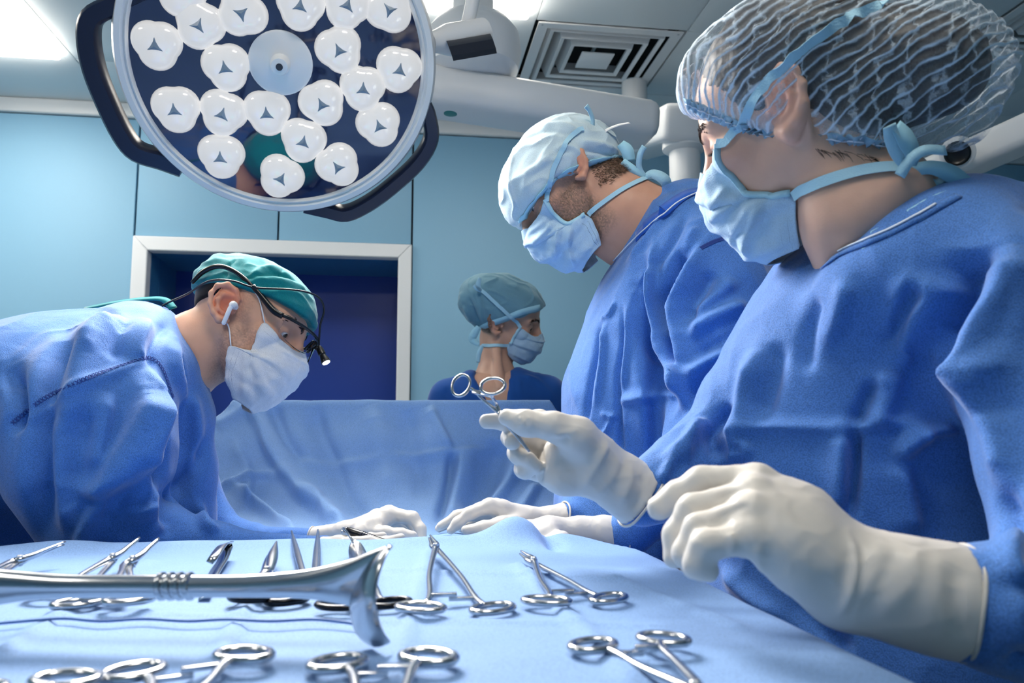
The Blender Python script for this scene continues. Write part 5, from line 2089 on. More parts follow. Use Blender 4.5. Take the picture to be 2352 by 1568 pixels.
# ================================================================== nurse with the bouffant cap passing instruments
SKIN_C = (0.80, 0.51, 0.38)
HC = Head(1797, 212, 0.88, -1, 19, -38, 1.0, -6)
rootC = P(2040, 1400, 0.9)
pc_ = person((rootC[0], rootC[1], 0), 'scrub nurse in bouffant cap and blue gown holding a clamp over the instrument table')
S = Solid()
head_ops(S, HC, 1.0, ear_out=0.8, eye_open=0.35)
S.chain([(HC.W(0, -0.016, -0.045), 0.046), (HC.W(0, -0.024, -0.085), 0.047), px_r(1995, 470, 0.845, 140), px_r(2050, 570, 0.86, 152), px_r(2100, 660, 0.88, 165)], 0.016)
S.chain([(HC.W(HC.near * 0.04, -0.02, -0.06), 0.014), px_r(1925, 520, 0.82, 34), px_r(1935, 610, 0.83, 34)], 0.05)
SHC = S
hC = S.mesh(0.0019, smooth=1)
near_arm = [px_r(2200, 600, 0.79, 150), px_r(2300, 690, 0.73, 165), px_r(2400, 860, 0.69, 172), px_r(2460, 1060, 0.64, 172), px_r(2490, 1270, 0.59, 165), px_r(2440, 1400, 0.555, 150), px_r(2350, 1403, 0.537, 128), px_r(2285, 1395, 0.534, 102), px_r(2235, 1387, 0.532, 94), px_r(2170, 1377, 0.532, 86)]
far_arm = [px_r(1980, 700, 0.97, 120), px_r(1830, 830, 0.95, 100), px_r(1700, 940, 0.93, 80), px_r(1600, 1045, 0.90, 66), px_r(1535, 1105, 0.875, 66), px_r(1475, 1142, 0.857, 66)]
S = Solid()
S.echain([pe(2100, 640, 0.91, 110, 0.08), pe(2090, 800, 0.92, 210, 0.11), pe(2060, 1000, 0.93, 240, 0.11), pe(2040, 1300, 0.94, 260, 0.12)], CR, 0.03)
S.chain([(p, r * 0.36) for p, r in near_arm], 0.02)
S.chain([(p, r * 0.36) for p, r in far_arm], 0.02)
legs(S, rootC[0], rootC[1], 0.95, fwd=(-1, 0.5, 0), r=0.075)
tC = S.mesh(0.014)
bp, bq, bc = trunk_body(tC, hC, head_cols(HC, hC[0], SKIN_C, 0.45), SKIN_C)
bodyC = mesh_obj('body', bp, bq, M['skin'], pc_)
set_cols(bodyC, bc)
bvC = bvh_of(*hC)
eyes(HC, bodyC, (0, 1, -0.8))
brows(HC, bodyC, M['brow'], bvC)
# eyelashes
mb = MB()
for q in (-1, 1):
    for i in range(22):
        t = i / 21
        x = q * (0.022 + 0.022 * t)
        p = HC.W(x, 0.0835 - 0.005 * (t - 0.4) ** 2 * 8, -0.0335)
        d = unit(HC.Y * 0.9 - HC.Z * 0.35 + HC.X * q * (t - 0.3) * 0.8)
        mb.tube([p, p + d * 0.005, p + d * 0.009 + HC.Z * 0.0025], [0.0004, 0.0003, 0.0001], 4)
mb.build('eyelashes', M['pupil'], bodyC)
# hair with a bun
S = Solid()
S.add(HC.wrap(sm_ell((0, -0.018, 0.018), (0.083, 0.101, 0.0855))), 0.02)
S.cut(HC.wrap(sm_plane((0, 0.072, 0.0), (0, 1, -0.25))), 0.01)
S.cut(HC.wrap(sm_plane((0, 0.0, -0.058), (0, 0.85, -1))), 0.01)
S.add(HC.wrap(sm_ell((0, -0.058, -0.040), (0.062, 0.048, 0.062))), 0.03)
S.cut(HC.wrap(sm_plane((0, 0.0, -0.058), (0, 0.85, -1))), 0.01)
S.add(sm_ell(P(2150, 160, 0.8), (0.050, 0.046, 0.046)), 0.04)
S.add(sm_ell(P(2070, 140, 0.815), (0.045, 0.045, 0.045)), 0.04)
for q in (-1, 1):
    S.sub(HC.wrap(sm_ell((q * 0.086, -0.012, -0.026), (0.02, 0.026, 0.036))), 0.006)
hp_, hq_ = S.mesh(0.003, smooth=1)
ql = HC.L(hp_)
n_ = vnormals(hp_, hq_)
hp_ = hp_ + n_ * (0.0018 * perlin(ql * np.array([60, 12, 90])) + 0.0012 * perlin(ql * np.array([150, 20, 200])))[:, None]
mesh_obj('hair', hp_, hq_, M['hair_dark'], bodyC)
# wisps at the nape
mb = MB()
rs = np.random.RandomState(8)
for i in range(34):
    t = rs.rand()
    x, y = 1870 + 230 * t, 335 + 35 * t + rs.rand() * 14
    c = cast(bvC, x, y)
    if c is None:
        continue
    p, nn = c
    d = unit(CR * (0.3 + rs.rand()) - CU * (0.4 + 0.8 * rs.rand()))
    d = unit(d - nn * (d @ nn))
    L = 0.007 + 0.009 * rs.rand()
    mb.tube([p + nn * 0.0003, p + d * L * 0.5 + nn * 0.0016, p + d * L + nn * 0.0004], [0.00022, 0.0002, 0.0001], 4)
mb.build('nape_hair', M['hair_dark'], bodyC)

# gown
S = Solid()
S.echain([pe(2150, 640, 0.91, 165, 0.115), pe(2100, 745, 0.915, 300, 0.155), pe(2055, 900, 0.92, 372, 0.165), pe(2035, 1100, 0.925, 402, 0.17), pe(2025, 1400, 0.93, 420, 0.18)], CR, 0.05)
S.chain([px_r(1975, 672, 0.79, 82), px_r(2080, 622, 0.775, 88), px_r(2165, 565, 0.78, 92), px_r(2240, 520, 0.82, 86), px_r(2420, 560, 0.9, 140)], 0.045)
S.chain([px_r(2010, 720, 1.0, 100), px_r(1930, 760, 0.96, 90)], 0.045)
S.chain(near_arm, 0.03)
S.chain(far_arm, 0.03)
fl = np.array([rootC[0], rootC[1], 0.32])
S.chain([(P(2030, 1450, 0.9), 0.19), (fl + [0, 0, 0.3], 0.2), (fl, 0.22)], 0.05)
S.cut(sm_plane(fl, (0, 0, -1)), 0.01)
gp_, gq_ = S.mesh(0.0038, smooth=1)
gp_ = crumple(gp_, gq_, 0.003, (11, 11, 5), 9.0)
SCc = [([(1655, 1000), (1760, 982), (1900, 985), (2060, 972), (2180, 985)], 0.006, 0.010, 0.006), ([(1945, 985), (1940, 1080), (1935, 1180)], 0.010, 0.006, 0.02), ([(1965, 985), (1960, 1080), (1945, 1200)], -0.010, 0.008, 0.006),
       ([(2010, 870), (1985, 930), (1960, 980)], -0.010, 0.010, 0.008), ([(2060, 850), (2040, 920), (2010, 975)], 0.008, 0.010, 0.02), ([(2060, 1060), (2090, 1000), (2140, 990)], 0.012, 0.008, 0.012), ([(2070, 1060), (2085, 1140), (2100, 1230)], 0.010, 0.010, 0.02),
       ([(2205, 985), (2140, 992), (2080, 1040)], 0.010, 0.006, 0.01), ([(2175, 640), (2130, 720), (2060, 850)], 0.012, 0.012, 0.03), ([(2120, 660), (2080, 720), (2030, 800)], -0.008, 0.010, 0.015), ([(2090, 620), (2050, 720), (2040, 780)], 0.006, 0.01, 0.012),
       ([(2255, 560), (2235, 640), (2200, 740), (2185, 850)], -0.035, 0.022, 0.03), ([(2290, 560), (2270, 680), (2262, 800), (2300, 960)], 0.028, 0.03, 0.02), ([(2235, 830), (2290, 960), (2330, 1130)], 0.012, 0.012, 0.02),
       ([(1740, 800), (1720, 900), (1700, 980), (1665, 1060)], 0.012, 0.02, 0.02), ([(1790, 780), (1770, 880), (1745, 960)], -0.008, 0.015, 0.02), ([(1880, 680), (1860, 760), (1850, 860)], -0.006, 0.01, 0.015), ([(1950, 640), (1930, 720), (1900, 800)], 0.006, 0.01, 0.015),
       ([(1690, 930), (1640, 990), (1660, 1060)], -0.012, 0.012, 0.012), ([(1700, 1000), (1720, 1040), (1640, 1060)], 0.006, 0.006, 0.006), ([(1610, 960), (1590, 1010), (1560, 1060)], 0.010, 0.008, 0.010), ([(1640, 960), (1600, 1000), (1520, 1060)], 0.008, 0.006, 0.008),
       ([(1560, 1040), (1530, 1080), (1520, 1110)], 0.008, 0.006, 0.006), ([(1660, 1310), (1720, 1370), (1800, 1420)], 0.008, 0.01, 0.01), ([(1830, 1360), (1880, 1440), (1960, 1500)], -0.010, 0.014, 0.014),
       ([(2345, 1225), (2322, 1290), (2345, 1345)], 0.008, 0.008, 0.012), ([(2350, 1370), (2325, 1420), (2345, 1480)], 0.007, 0.008, 0.010), ([(2335, 1500), (2350, 1530)], -0.006, 0.008, 0.008), ([(2300, 1130), (2330, 1200), (2350, 1215)], -0.010, 0.012, 0.012)]
gp_ = folds(gp_, gq_, SCc, None, 1.35, 0.8)
gp_ = laplace(gp_, gq_, 0.25)
gownC = mesh_obj('gown', gp_, gq_, M['gown'], pc_)
bvGC = bvh_of(gp_, gq_)
edge_strip(bvGC, [(1893, 612), (1930, 585), (1985, 560), (2050, 532), (2110, 500), (2150, 478), (2200, 450)], gownC, 0.009, M['gown'], 'collar_binding', 0.0006)
edge_strip(bvGC, [(1893, 608), (1930, 580), (1985, 555), (2050, 527), (2110, 495), (2150, 472)], gownC, 0.0020, M['piping'], 'collar_thread', 0.0022)
edge_strip(bvGC, [(1985, 553), (2050, 520), (2100, 492), (2150, 462), (2200, 442)], gownC, 0.022, M['band_blue'], 'scrub_collar', -0.002)

# bouffant cap: sheer cloth with fine pleats over the hair
S = Solid()
S.add(HC.wrap(sm_ell((0, -0.012, 0.012), (0.0945, 0.108, 0.0945))), 0.02)
S.add(HC.wrap(sm_ell((0, 0.046, 0.040), (0.080, 0.056, 0.046))), 0.03)
S.add(sm_ell(P(2165, 160, 0.8), (0.066, 0.060, 0.056)), 0.05)
S.add(sm_ell(P(2070, 140, 0.82), (0.055, 0.055, 0.052)), 0.05)
S.add(sm_cone(P(2180, 190, 0.805), P(2200, 270, 0.81), 0.046, 0.026), 0.04)
S.add(sm_cone(P(2010, 250, 0.83), P(2100, 270, 0.82), 0.036, 0.036), 0.04)
S.add(HC.wrap(sm_ell((0, -0.060, -0.052), (0.072, 0.056, 0.072))), 0.03)
S.cut(HC.wrap(sm_plane((0, 0.0, -0.064), (0, 0.88, -1))), 0.006)
S.cut(HC.wrap(sm_plane((0, 0.0, -0.064), (0, 0.55, -1))), 0.006)
cp_, cq_ = S.mesh(0.0027, smooth=1)
ql = HC.L(cp_)
n_ = vnormals(cp_, cq_)
wz = perlin(ql * np.array([14, 12, 14])) * 0.010 + perlin(ql * np.array([40, 40, 40]) + 5) * 0.0038 + perlin(ql * 110 + 8) * 0.0010
front = 1 / (1 + np.exp(-(ql[:, 1] - 0.035) / 0.012))
phase = (1 - front) * (ql[:, 2] + 0.25 * ql[:, 1] + wz) + front * (ql[:, 1] * 0.9 + ql[:, 2] * 0.45 + wz)
sn = np.sin(phase / 0.0105 * 2 * math.pi)
cp_ = cp_ + n_ * (0.0016 * sn + 0.003 * perlin(ql * 22))[:, None]
capC = mesh_obj('bouffant_cap', cp_, cq_, None or M['strap'], pc_)
capC['label'] = 'sheer pleated bouffant cap'
at = capC.data.attributes.new('phase', 'FLOAT', 'POINT')
at.data.foreach_set('value', phase.astype(np.float32))
at3 = capC.data.attributes.new('phase2', 'FLOAT', 'POINT')
at3.data.foreach_set('value', (ql[:, 1] * 0.8 + ql[:, 2] * 0.5 + 2.2 * wz).astype(np.float32))
low = np.clip((ql[:, 2] + 0.064 - 0.88 * ql[:, 1]) / 0.05, 0, 1)
at2 = capC.data.attributes.new('rim', 'FLOAT', 'POINT')
at2.data.foreach_set('value', (1 - low).astype(np.float32))
m = mat('sheer_cap', srgb(222, 236, 248), 0.75, spec=0.1)
n, l, b = nodes(m)
ap = n.new('ShaderNodeAttribute')
ap.attribute_name = 'phase'
ar = n.new('ShaderNodeAttribute')
ar.attribute_name = 'rim'
tc = n.new('ShaderNodeTexCoord')
tn = n.new('ShaderNodeTexNoise')
tn.inputs['Scale'].default_value = 90
tn.inputs['Detail'].default_value = 4
l.new(tc.outputs['Object'], tn.inputs['Vector'])


def mth(op, a, bb, clamp=False):
    x = n.new('ShaderNodeMath')
    x.operation = op
    x.use_clamp = clamp
    for i, v in enumerate((a, bb)):
        if isinstance(v, (int, float)):
            x.inputs[i].default_value = v
        elif v is not None:
            l.new(v, x.inputs[i])
    return x.outputs[0]


ph = mth('ADD', mth('MULTIPLY', ap.outputs['Fac'], 2 * math.pi / 0.0105), mth('MULTIPLY', tn.outputs['Fac'], 1.6))
sw = mth('POWER', mth('ADD', mth('MULTIPLY', mth('SINE', ph, None), 0.5), 0.5), 9.0)
tn2 = n.new('ShaderNodeTexNoise')
tn2.inputs['Scale'].default_value = 900
l.new(tc.outputs['Object'], tn2.inputs['Vector'])
tn3 = n.new('ShaderNodeTexNoise')
tn3.inputs['Scale'].default_value = 28
l.new(tc.outputs['Object'], tn3.inputs['Vector'])
al = mth('ADD', mth('ADD', mth('MULTIPLY', mth('MULTIPLY', sw, mth('ADD', mth('MULTIPLY', tn3.outputs['Fac'], 1.5), 0.1)), 0.95), 0.09), mth('MULTIPLY', ar.outputs['Fac'], 0.42))
ap2 = n.new('ShaderNodeAttribute')
ap2.attribute_name = 'phase2'
ph2 = mth('ADD', mth('MULTIPLY', ap2.outputs['Fac'], 2 * math.pi / 0.021), mth('MULTIPLY', tn.outputs['Fac'], 6.0))
sw2 = mth('POWER', mth('ADD', mth('MULTIPLY', mth('SINE', ph2, None), 0.5), 0.5), 16.0)
al = mth('ADD', al, mth('MULTIPLY', mth('MULTIPLY', sw2, tn3.outputs['Fac']), 0.7))
al = mth('ADD', al, mth('MULTIPLY', mth('SUBTRACT', tn2.outputs['Fac'], 0.5), 0.35), True)
l.new(al, b.inputs['Alpha'])
M['sheer'] = m
capC.data.materials[0] = m
bvCC = bvh_of(cp_, cq_)
# ruffled elastic rim
rim_px = [(1578, 236), (1625, 258), (1680, 280), (1735, 300), (1790, 312), (1850, 316), (1920, 318), (1985, 322), (2045, 334)]
pts, ns = drop_on(bvCC, catmull(np.array(rim_px, float), 12))
ruf = np.sin(np.arange(len(pts)) * 1.9) * 0.0022
v, f = ribbon(pts + ns * (ruf[:, None] + 0.001), ns, 0.013, 0.0008, 0)
m2 = mat('sheer_rim', srgb(160, 205, 236), 0.75, alpha=0.62)
o = mesh_obj('elastic_rim', v, f, m2, capC)
fix_normals(o)
v, f = sweep(pts + ns * 0.003, 0.0007, 6)
mesh_obj('elastic_thread', v, f, M['piping'], capC)

# mask
edgeC = [(0.053, 0.064, -0.040), (0.051, 0.068, -0.068), (0.052, 0.060, -0.094), (0.056, 0.040, -0.110), (0.058, 0.014, -0.118), (0.054, 0.016, -0.138), (0.048, 0.024, -0.158), (0.042, 0.034, -0.172)]
cenC = [(0.110, -0.044), (0.124, -0.056), (0.131, -0.072), (0.127, -0.102), (0.115, -0.130), (0.100, -0.156), (0.082, -0.172)]
mp, mq, nv_, nu_ = mask_surface(HC, edgeC, cenC, 0.0060, seed=7)
mp = push_out(mp, SHC)
mp, mq = mask_folds(mp, mq, [([(1709, 452), (1670, 484), (1630, 508)], 0.006, 0.003, 0.010), ([(1754, 462), (1722, 545), (1716, 604)], 0.008, 0.003, 0.012), ([(1675, 430), (1650, 462), (1630, 476)], 0.005, 0.003, 0.008), ([(1730, 465), (1690, 530), (1680, 575)], 0.004, 0.003, 0.008)])
maskC = mesh_obj('face_mask', mp, mq, M['mask_blue'], pc_)
maskC['label'] = 'pale blue pleated mask with ties'
fix_normals(maskC)
solidify(maskC, 0.0014)
gridm = mp.reshape(nv_, nu_, 3)
nr = HC.near
jn = nu_ - 1 if nr > 0 else 0
bvHC = bvh_of(*merge((cp_, cq_), hC))
strap_on(bvHC, [(1668, 330), (1700, 285), (1745, 215), (1790, 160), (1850, 105), (1920, 58), (1990, 25), (2040, 12)], 0.0105, 'tie', M['strap'], maskC, 0.003, pre=[gridm[0, jn]])
k_ = int(nv_ * 0.6)
ln = gridm[0:k_, jn] - CF * 0.001
v, f = ribbon(ln[::3], -CF + 0.2 * CU, 0.0075, 0.001, 2, 0.0005)
mesh_obj('edge_binding', v, f, M['strap'], maskC)
strap_on(bvHC, [(1840, 440), (1900, 415), (1970, 395), (2030, 386), (2070, 386)], 0.0115, 'tie', M['strap'], maskC, 0.0025, pre=[gridm[k_, jn]], post=[P(2090, 386, 0.77)])
for c_ in (3, 6):
    ln = gridm[k_ + 1:nv_ - 2, jn - c_ if nr > 0 else c_]
    stitches(ln, np.tile(-CF, (len(ln), 1)), 36, 'stitching', M['stitch'], maskC, 0.0018, 0.0006)
for r_ in (3, 6):
    ln = gridm[r_, (nu_ // 2 if nr > 0 else 4):(nu_ - 4 if nr > 0 else nu_ // 2)]
    stitches(ln, np.tile(-CF, (len(ln), 1)), 34, 'stitching', M['stitch'], maskC, 0.0018, 0.0005)
tail([P(2085, 382, 0.770), P(2062, 350, 0.765), P(2048, 315, 0.760), P(2042, 288, 0.755)], [0.014, 0.016, 0.016, 0.013], maskC, M['strap'], -CF)
tail([P(2090, 380, 0.773), P(2095, 350, 0.770), P(2080, 320, 0.765), P(2058, 290, 0.760)], [0.016, 0.022, 0.024, 0.016], maskC, M['band_blue'], -CF + CR * 0.5)
tail([P(2066, 404, 0.765), P(2090, 368, 0.765), P(2125, 345, 0.765), P(2172, 346, 0.770)], 0.0105, maskC, M['strap'], -CF + CU * 0.3)
tail([P(2095, 390, 0.785), P(2140, 385, 0.785), P(2185, 400, 0.790), P(2225, 425, 0.795)], [0.012, 0.014, 0.018, 0.014], maskC, M['band_blue'], -CF)
tail([P(2095, 395, 0.790), P(2125, 420, 0.790), P(2155, 425, 0.795), P(2178, 405, 0.795)], 0.012, maskC, M['strap'], -CF)

# gloves: the hand hovering over the table
gl, _, _ = glove('glove', [
    ([px_r(2207, 1382, 0.532, 128), px_r(2140, 1370, 0.535, 120), px_r(2040, 1345, 0.54, 112), px_r(1945, 1318, 0.55, 100)], 0.012),
    ([px_r(1930, 1285, 0.56, 70), px_r(1835, 1185, 0.575, 62), px_r(1742, 1108, 0.585, 40)], 0.02),
    ([px_r(1930, 1310, 0.55, 78), px_r(1830, 1215, 0.56, 66), px_r(1732, 1135, 0.565, 38)], 0.02),
    ([px_r(1935, 1335, 0.545, 75), px_r(1835, 1250, 0.545, 62), px_r(1722, 1178, 0.545, 38)], 0.02),
    ([px_r(1940, 1350, 0.545, 68), px_r(1840, 1290, 0.535, 52), px_r(1720, 1236, 0.53, 36)], 0.02),
    ([px_r(1742, 1106, 0.585, 40), px_r(1612, 1108, 0.60, 36), px_r(1556, 1140, 0.605, 33), px_r(1515, 1166, 0.605, 29)], 0.006),
    ([px_r(1732, 1135, 0.565, 38), px_r(1592, 1172, 0.575, 36), px_r(1556, 1228, 0.575, 32), px_r(1550, 1278, 0.57, 27)], 0.006),
    ([px_r(1722, 1178, 0.545, 38), px_r(1606, 1216, 0.55, 35), px_r(1578, 1268, 0.55, 31), px_r(1592, 1304, 0.55, 26)], 0.006),
    ([px_r(1720, 1236, 0.53, 36), px_r(1620, 1252, 0.53, 33), px_r(1601, 1296, 0.53, 29), px_r(1626, 1312, 0.53, 24)], 0.006),
    ([px_r(1880, 1270, 0.60, 55), px_r(1760, 1215, 0.625, 42), px_r(1650, 1200, 0.63, 34), px_r(1570, 1195, 0.63, 28)], 0.012)], M['glove'], pc_, 0.002, strokes=[([(1950, 1222), (1962, 1290), (1950, 1360), (1930, 1412)], 0.0030, 0.003, 0.003), ([(2035, 1245), (1995, 1330), (1950, 1395)], 0.0028, 0.006, 0.010), ([(2100, 1255), (2085, 1340), (2010, 1420)], 0.0026, 0.006, 0.012), ([(2160, 1270), (2150, 1360), (2170, 1460)], 0.0024, 0.008, 0.012), ([(2205, 1290), (2195, 1380), (2215, 1470)], -0.002, 0.006, 0.008), ([(1678, 1222), (1682, 1255), (1678, 1290)], 0.0022, 0.003, 0.003), ([(1738, 1255), (1750, 1300), (1770, 1340)], 0.0022, 0.003, 0.005), ([(1760, 1110), (1800, 1190), (1850, 1250)], 0.0014, 0.008, 0.012), ([(1900, 1240), (1880, 1300), (1900, 1380)], -0.0014, 0.008, 0.010), ([(1640, 1150), (1690, 1130), (1730, 1125)], -0.0012, 0.003, 0.003), ([(1640, 1195), (1690, 1170), (1720, 1160)], -0.0012, 0.003, 0.003)])
gl['label'] = 'ivory latex glove on the hand hovering over the instruments'
cuff_roll(P(2208, 1382, 0.532), P(2207, 1382, 0.532) - P(2140, 1370, 0.535), 0.0374, 0.0016, M['glove'], gl)
wr, f = sweep([P(1928, 1228, 0.552) - CF * 0.03, P(1944, 1270, 0.545) - CF * 0.038, P(1946, 1330, 0.54) - CF * 0.038, P(1928, 1400, 0.545) - CF * 0.026], 0.0012, 8, True, None, 5)
# the hand holding the clamp
d0 = 0.85
gl2, _, _ = glove('glove', [
    ([px_r(1470, 1140, 0.857, 75), px_r(1420, 1105, 0.855, 66), px_r(1372, 1066, 0.85, 56)], 0.008),
    ([px_r(1368, 1050, 0.85, 46), px_r(1330, 1012, 0.852, 38), px_r(1318, 1002, 0.865, 26)], 0.014),
    ([px_r(1372, 1070, 0.85, 50), px_r(1300, 1045, 0.862, 40), px_r(1275, 1040, 0.868, 26)], 0.014),
    ([px_r(1365, 1085, 0.85, 46), px_r(1300, 1075, 0.855, 38), px_r(1262, 1072, 0.868, 24)], 0.014),
    ([px_r(1355, 1095, 0.848, 38), px_r(1295, 1100, 0.85, 30), px_r(1258, 1094, 0.865, 22)], 0.014),
    ([px_r(1362, 1035, 0.838, 42), px_r(1325, 1000, 0.83, 40), px_r(1272, 978, 0.826, 29), px_r(1208, 972, 0.83, 26), px_r(1165, 958, 0.836, 20)], 0.012),
    ([px_r(1318, 992, 0.875, 28), px_r(1238, 964, 0.872, 22), px_r(1160, 966, 0.86, 20), px_r(1118, 967, 0.855, 17)], 0.006),
    ([px_r(1275, 1035, 0.885, 24), px_r(1190, 1002, 0.892, 21), px_r(1172, 1004, 0.87, 20), px_r(1178, 1014, 0.850, 19)], 0.005),
    ([px_r(1258, 1068, 0.885, 22), px_r(1186, 1040, 0.888, 20), px_r(1190, 1046, 0.866, 19), px_r(1216, 1056, 0.852, 17)], 0.005),
    ([px_r(1256, 1092, 0.88, 20), px_r(1200, 1078, 0.882, 18), px_r(1206, 1082, 0.862, 17), px_r(1232, 1070, 0.850, 14.5)], 0.005)], M['glove'], pc_, 0.0019, strokes=[([(1397, 1018), (1378, 1060), (1342, 1120)], 0.0026, 0.003, 0.006), ([(1425, 1042), (1405, 1100), (1368, 1142)], 0.002, 0.004, 0.007), ([(1452, 1065), (1448, 1110), (1425, 1160)], 0.002, 0.004, 0.007), ([(1470, 1090), (1475, 1130), (1452, 1175)], -0.0018, 0.004, 0.005), ([(1242, 1010), (1246, 1060), (1242, 1110)], -0.0026, 0.003, 0.003), ([(1250, 1000), (1285, 1040), (1290, 1080)], 0.0016, 0.006, 0.006), ([(1192, 956), (1200, 968), (1196, 980)], 0.0014, 0.0025, 0.0025), ([(1210, 955), (1220, 968), (1215, 985)], 0.0014, 0.0025, 0.0025), ([(1330, 985), (1300, 995), (1270, 1000)], 0.0015, 0.004, 0.004), ([(1310, 1000), (1290, 1010), (1250, 1008)], -0.0014, 0.004, 0.004)])
gl2['label'] = 'ivory latex glove on the hand pinching the raised clamp'
cuff_roll(P(1472, 1141, 0.857), P(1470, 1140, 0.857) - P(1372, 1066, 0.85), 0.0362, 0.0016, M['glove'], gl2)
# ================================================================== nurse behind the screen
SKIN_D = (0.72, 0.43, 0.31)
HD = Head(1164, 710, 2.255, 1, 15, 0.6, 0.986, 11.2)
rootD = P(1150, 1100, 2.24)
pd_ = person((rootD[0], rootD[1], 0), 'nurse in navy scrubs and grey-blue cap standing behind the patient screen')
S = Solid()
head_ops(S, HD, 1.0, ear_out=0.6, eye_open=1.1)
S.chain([(HD.W(0, -0.014, -0.05), 0.045), (HD.W(0, -0.008, -0.09), 0.044), px_r(1138, 862, 2.25, 40), px_r(1142, 905, 2.25, 52)], 0.014)
S.chain([(HD.W(0.03, -0.02, -0.06), 0.012), px_r(1150, 890, 2.16, 9)], 0.02)
S.chain([px_r(1075, 915, 2.24, 26), px_r(1140, 900, 2.24, 48), px_r(1215, 915, 2.24, 26)], 0.04)
S.add(sm_ell(P(1145, 950, 2.20), (0.09, 0.06, 0.09)), 0.03)
SHD = S
hD = S.mesh(0.0024, smooth=1)
S = Solid()
S.echain([pe(1145, 920, 2.23, 110, 0.09), pe(1145, 1100, 2.24, 105, 0.09), pe(1145, 1300, 2.24, 115, 0.1)], CR, 0.03)
S.chain([px_r(1015, 940, 2.24, 35), px_r(985, 1120, 2.24, 28), px_r(1040, 1250, 2.05, 24)], 0.03)
S.chain([px_r(1275, 940, 2.24, 35), px_r(1305, 1120, 2.24, 28), px_r(1250, 1250, 2.05, 24)], 0.03)
legs(S, rootD[0], rootD[1], 0.9, fwd=(0.7, -0.7, 0), r=0.075)
tD = S.mesh(0.014)
def hairD(q):
    return np.clip((-0.02 - q[:, 1]) / 0.008, 0, 1) * np.clip((q[:, 2] + 0.078) / 0.01, 0, 1)
bp, bq, bc = trunk_body(tD, hD, head_cols(HD, hD[0], SKIN_D, 0.4, 0, hairline=hairD, hair_col=(0.03, 0.02, 0.018)), SKIN_D)
bodyD = mesh_obj('body', bp, bq, M['skin'], pd_)
set_cols(bodyD, bc)
bvD = bvh_of(*hD)
eyes(HD, bodyD, (0.25, 1, -0.15))
brows(HD, bodyD, M['brow'], bvD)
S = Solid()
S.echain([pe(1145, 925, 2.23, 122, 0.10), pe(1145, 1000, 2.24, 138, 0.115), pe(1145, 1200, 2.24, 135, 0.12), pe(1145, 1420, 2.24, 150, 0.13)], CR, 0.04)
S.chain([px_r(1085, 895, 2.23, 34), px_r(1030, 915, 2.24, 40), px_r(998, 1010, 2.25, 44), px_r(985, 1110, 2.24, 44)], 0.03)
S.chain([px_r(1190, 890, 2.23, 36), px_r(1255, 908, 2.24, 42), px_r(1288, 1010, 2.25, 44), px_r(1305, 1110, 2.24, 44)], 0.03)
S.add(sm_cone(P(1085, 895, 2.23), P(1190, 890, 2.23), 0.04, 0.04), 0.03)
S.sub(sm_econe(P(1130, 850, 2.16), P(1148, 960, 2.10), (0.052, 0.12), (0.010, 0.10), CR), 0.006)
S.sub(sm_cone(P(1135, 800, 2.24), P(1138, 868, 2.24), 0.058, 0.054), 0.006)
gp_, gq_ = S.mesh(0.007, smooth=1)
gp_ = crumple(gp_, gq_, 0.003, (10, 10, 5), 12.07)
gp_ = folds(gp_, gq_, [([(1200, 860), (1240, 880), (1280, 930)], 0.006, 0.01, 0.012), ([(1020, 890), (1040, 920), (1050, 960)], -0.005, 0.01, 0.01), ([(1190, 870), (1195, 910)], 0.004, 0.006, 0.006)])
scr = mesh_obj('scrub_top', gp_, gq_, M['scrub'], pd_)
scr['label'] = 'navy blue V-neck scrub top'
bvGD = bvh_of(gp_, gq_)
# cap
S = Solid()
S.add(HD.wrap(sm_ell((0, -0.020, 0.010), (0.090, 0.105, 0.088))), 0.02)
S.add(HD.wrap(sm_ell((0, 0.034, 0.012), (0.074, 0.074, 0.066))), 0.03)
S.add(HD.wrap(sm_ell((0, -0.082, 0.010), (0.066, 0.060, 0.056))), 0.04)
S.cut(HD.wrap(sm_plane((0, 0.0, -0.028), (0, 0.62, -1))), 0.004)
cp_, cq_ = S.mesh(0.003, smooth=1)
ql = HD.L(cp_)
n_ = vnormals(cp_, cq_)
cp_ = cp_ + n_ * (0.003 * perlin(ql * np.array([30, 26, 30]) + 4) + 0.003 * ridged(ql * np.array([30, 18, 26]) + 9) ** 3)[:, None]
cp_ = folds(cp_, cq_, [([(1075, 680), (1090, 720), (1100, 745)], -0.008, 0.008, 0.008), ([(1095, 660), (1105, 700), (1115, 740)], 0.006, 0.008, 0.01), ([(1065, 700), (1080, 730), (1085, 750)], 0.006, 0.006, 0.01)])
capD = mesh_obj('surgical_cap', cp_, cq_, M['cap_grey'], pd_)
capD['label'] = 'grey-blue disposable cap'
bvCD = bvh_of(cp_, cq_)
edge_strip(bvCD, [(1105, 752), (1130, 742), (1165, 730), (1200, 716), (1240, 706)], capD, 0.017, M['band_blue'], 'cap_band', 0.0006)
edgeD = [(0.0615, 0.052, -0.030), (0.063, 0.044, -0.050), (0.064, 0.040, -0.068), (0.0645, 0.034, -0.082), (0.062, 0.030, -0.098), (0.056, 0.038, -0.116), (0.046, 0.056, -0.130)]
cenD = [(0.110, -0.044), (0.124, -0.056), (0.129, -0.070), (0.124, -0.096), (0.114, -0.120), (0.100, -0.136), (0.084, -0.144)]
mp, mq, nv_, nu_ = mask_surface(HD, edgeD, cenD, 0.0055, seed=11)
mp = push_out(mp, SHD)
maskD = mesh_obj('face_mask', mp, mq, M['mask_blue'], pd_)
maskD['label'] = 'blue pleated mask with ties'
fix_normals(maskD)
solidify(maskD, 0.0014)
gridm = mp.reshape(nv_, nu_, 3)
nr = HD.near
jn = nu_ - 1 if nr > 0 else 0
bvHD = bvh_of(*merge((cp_, cq_), hD))
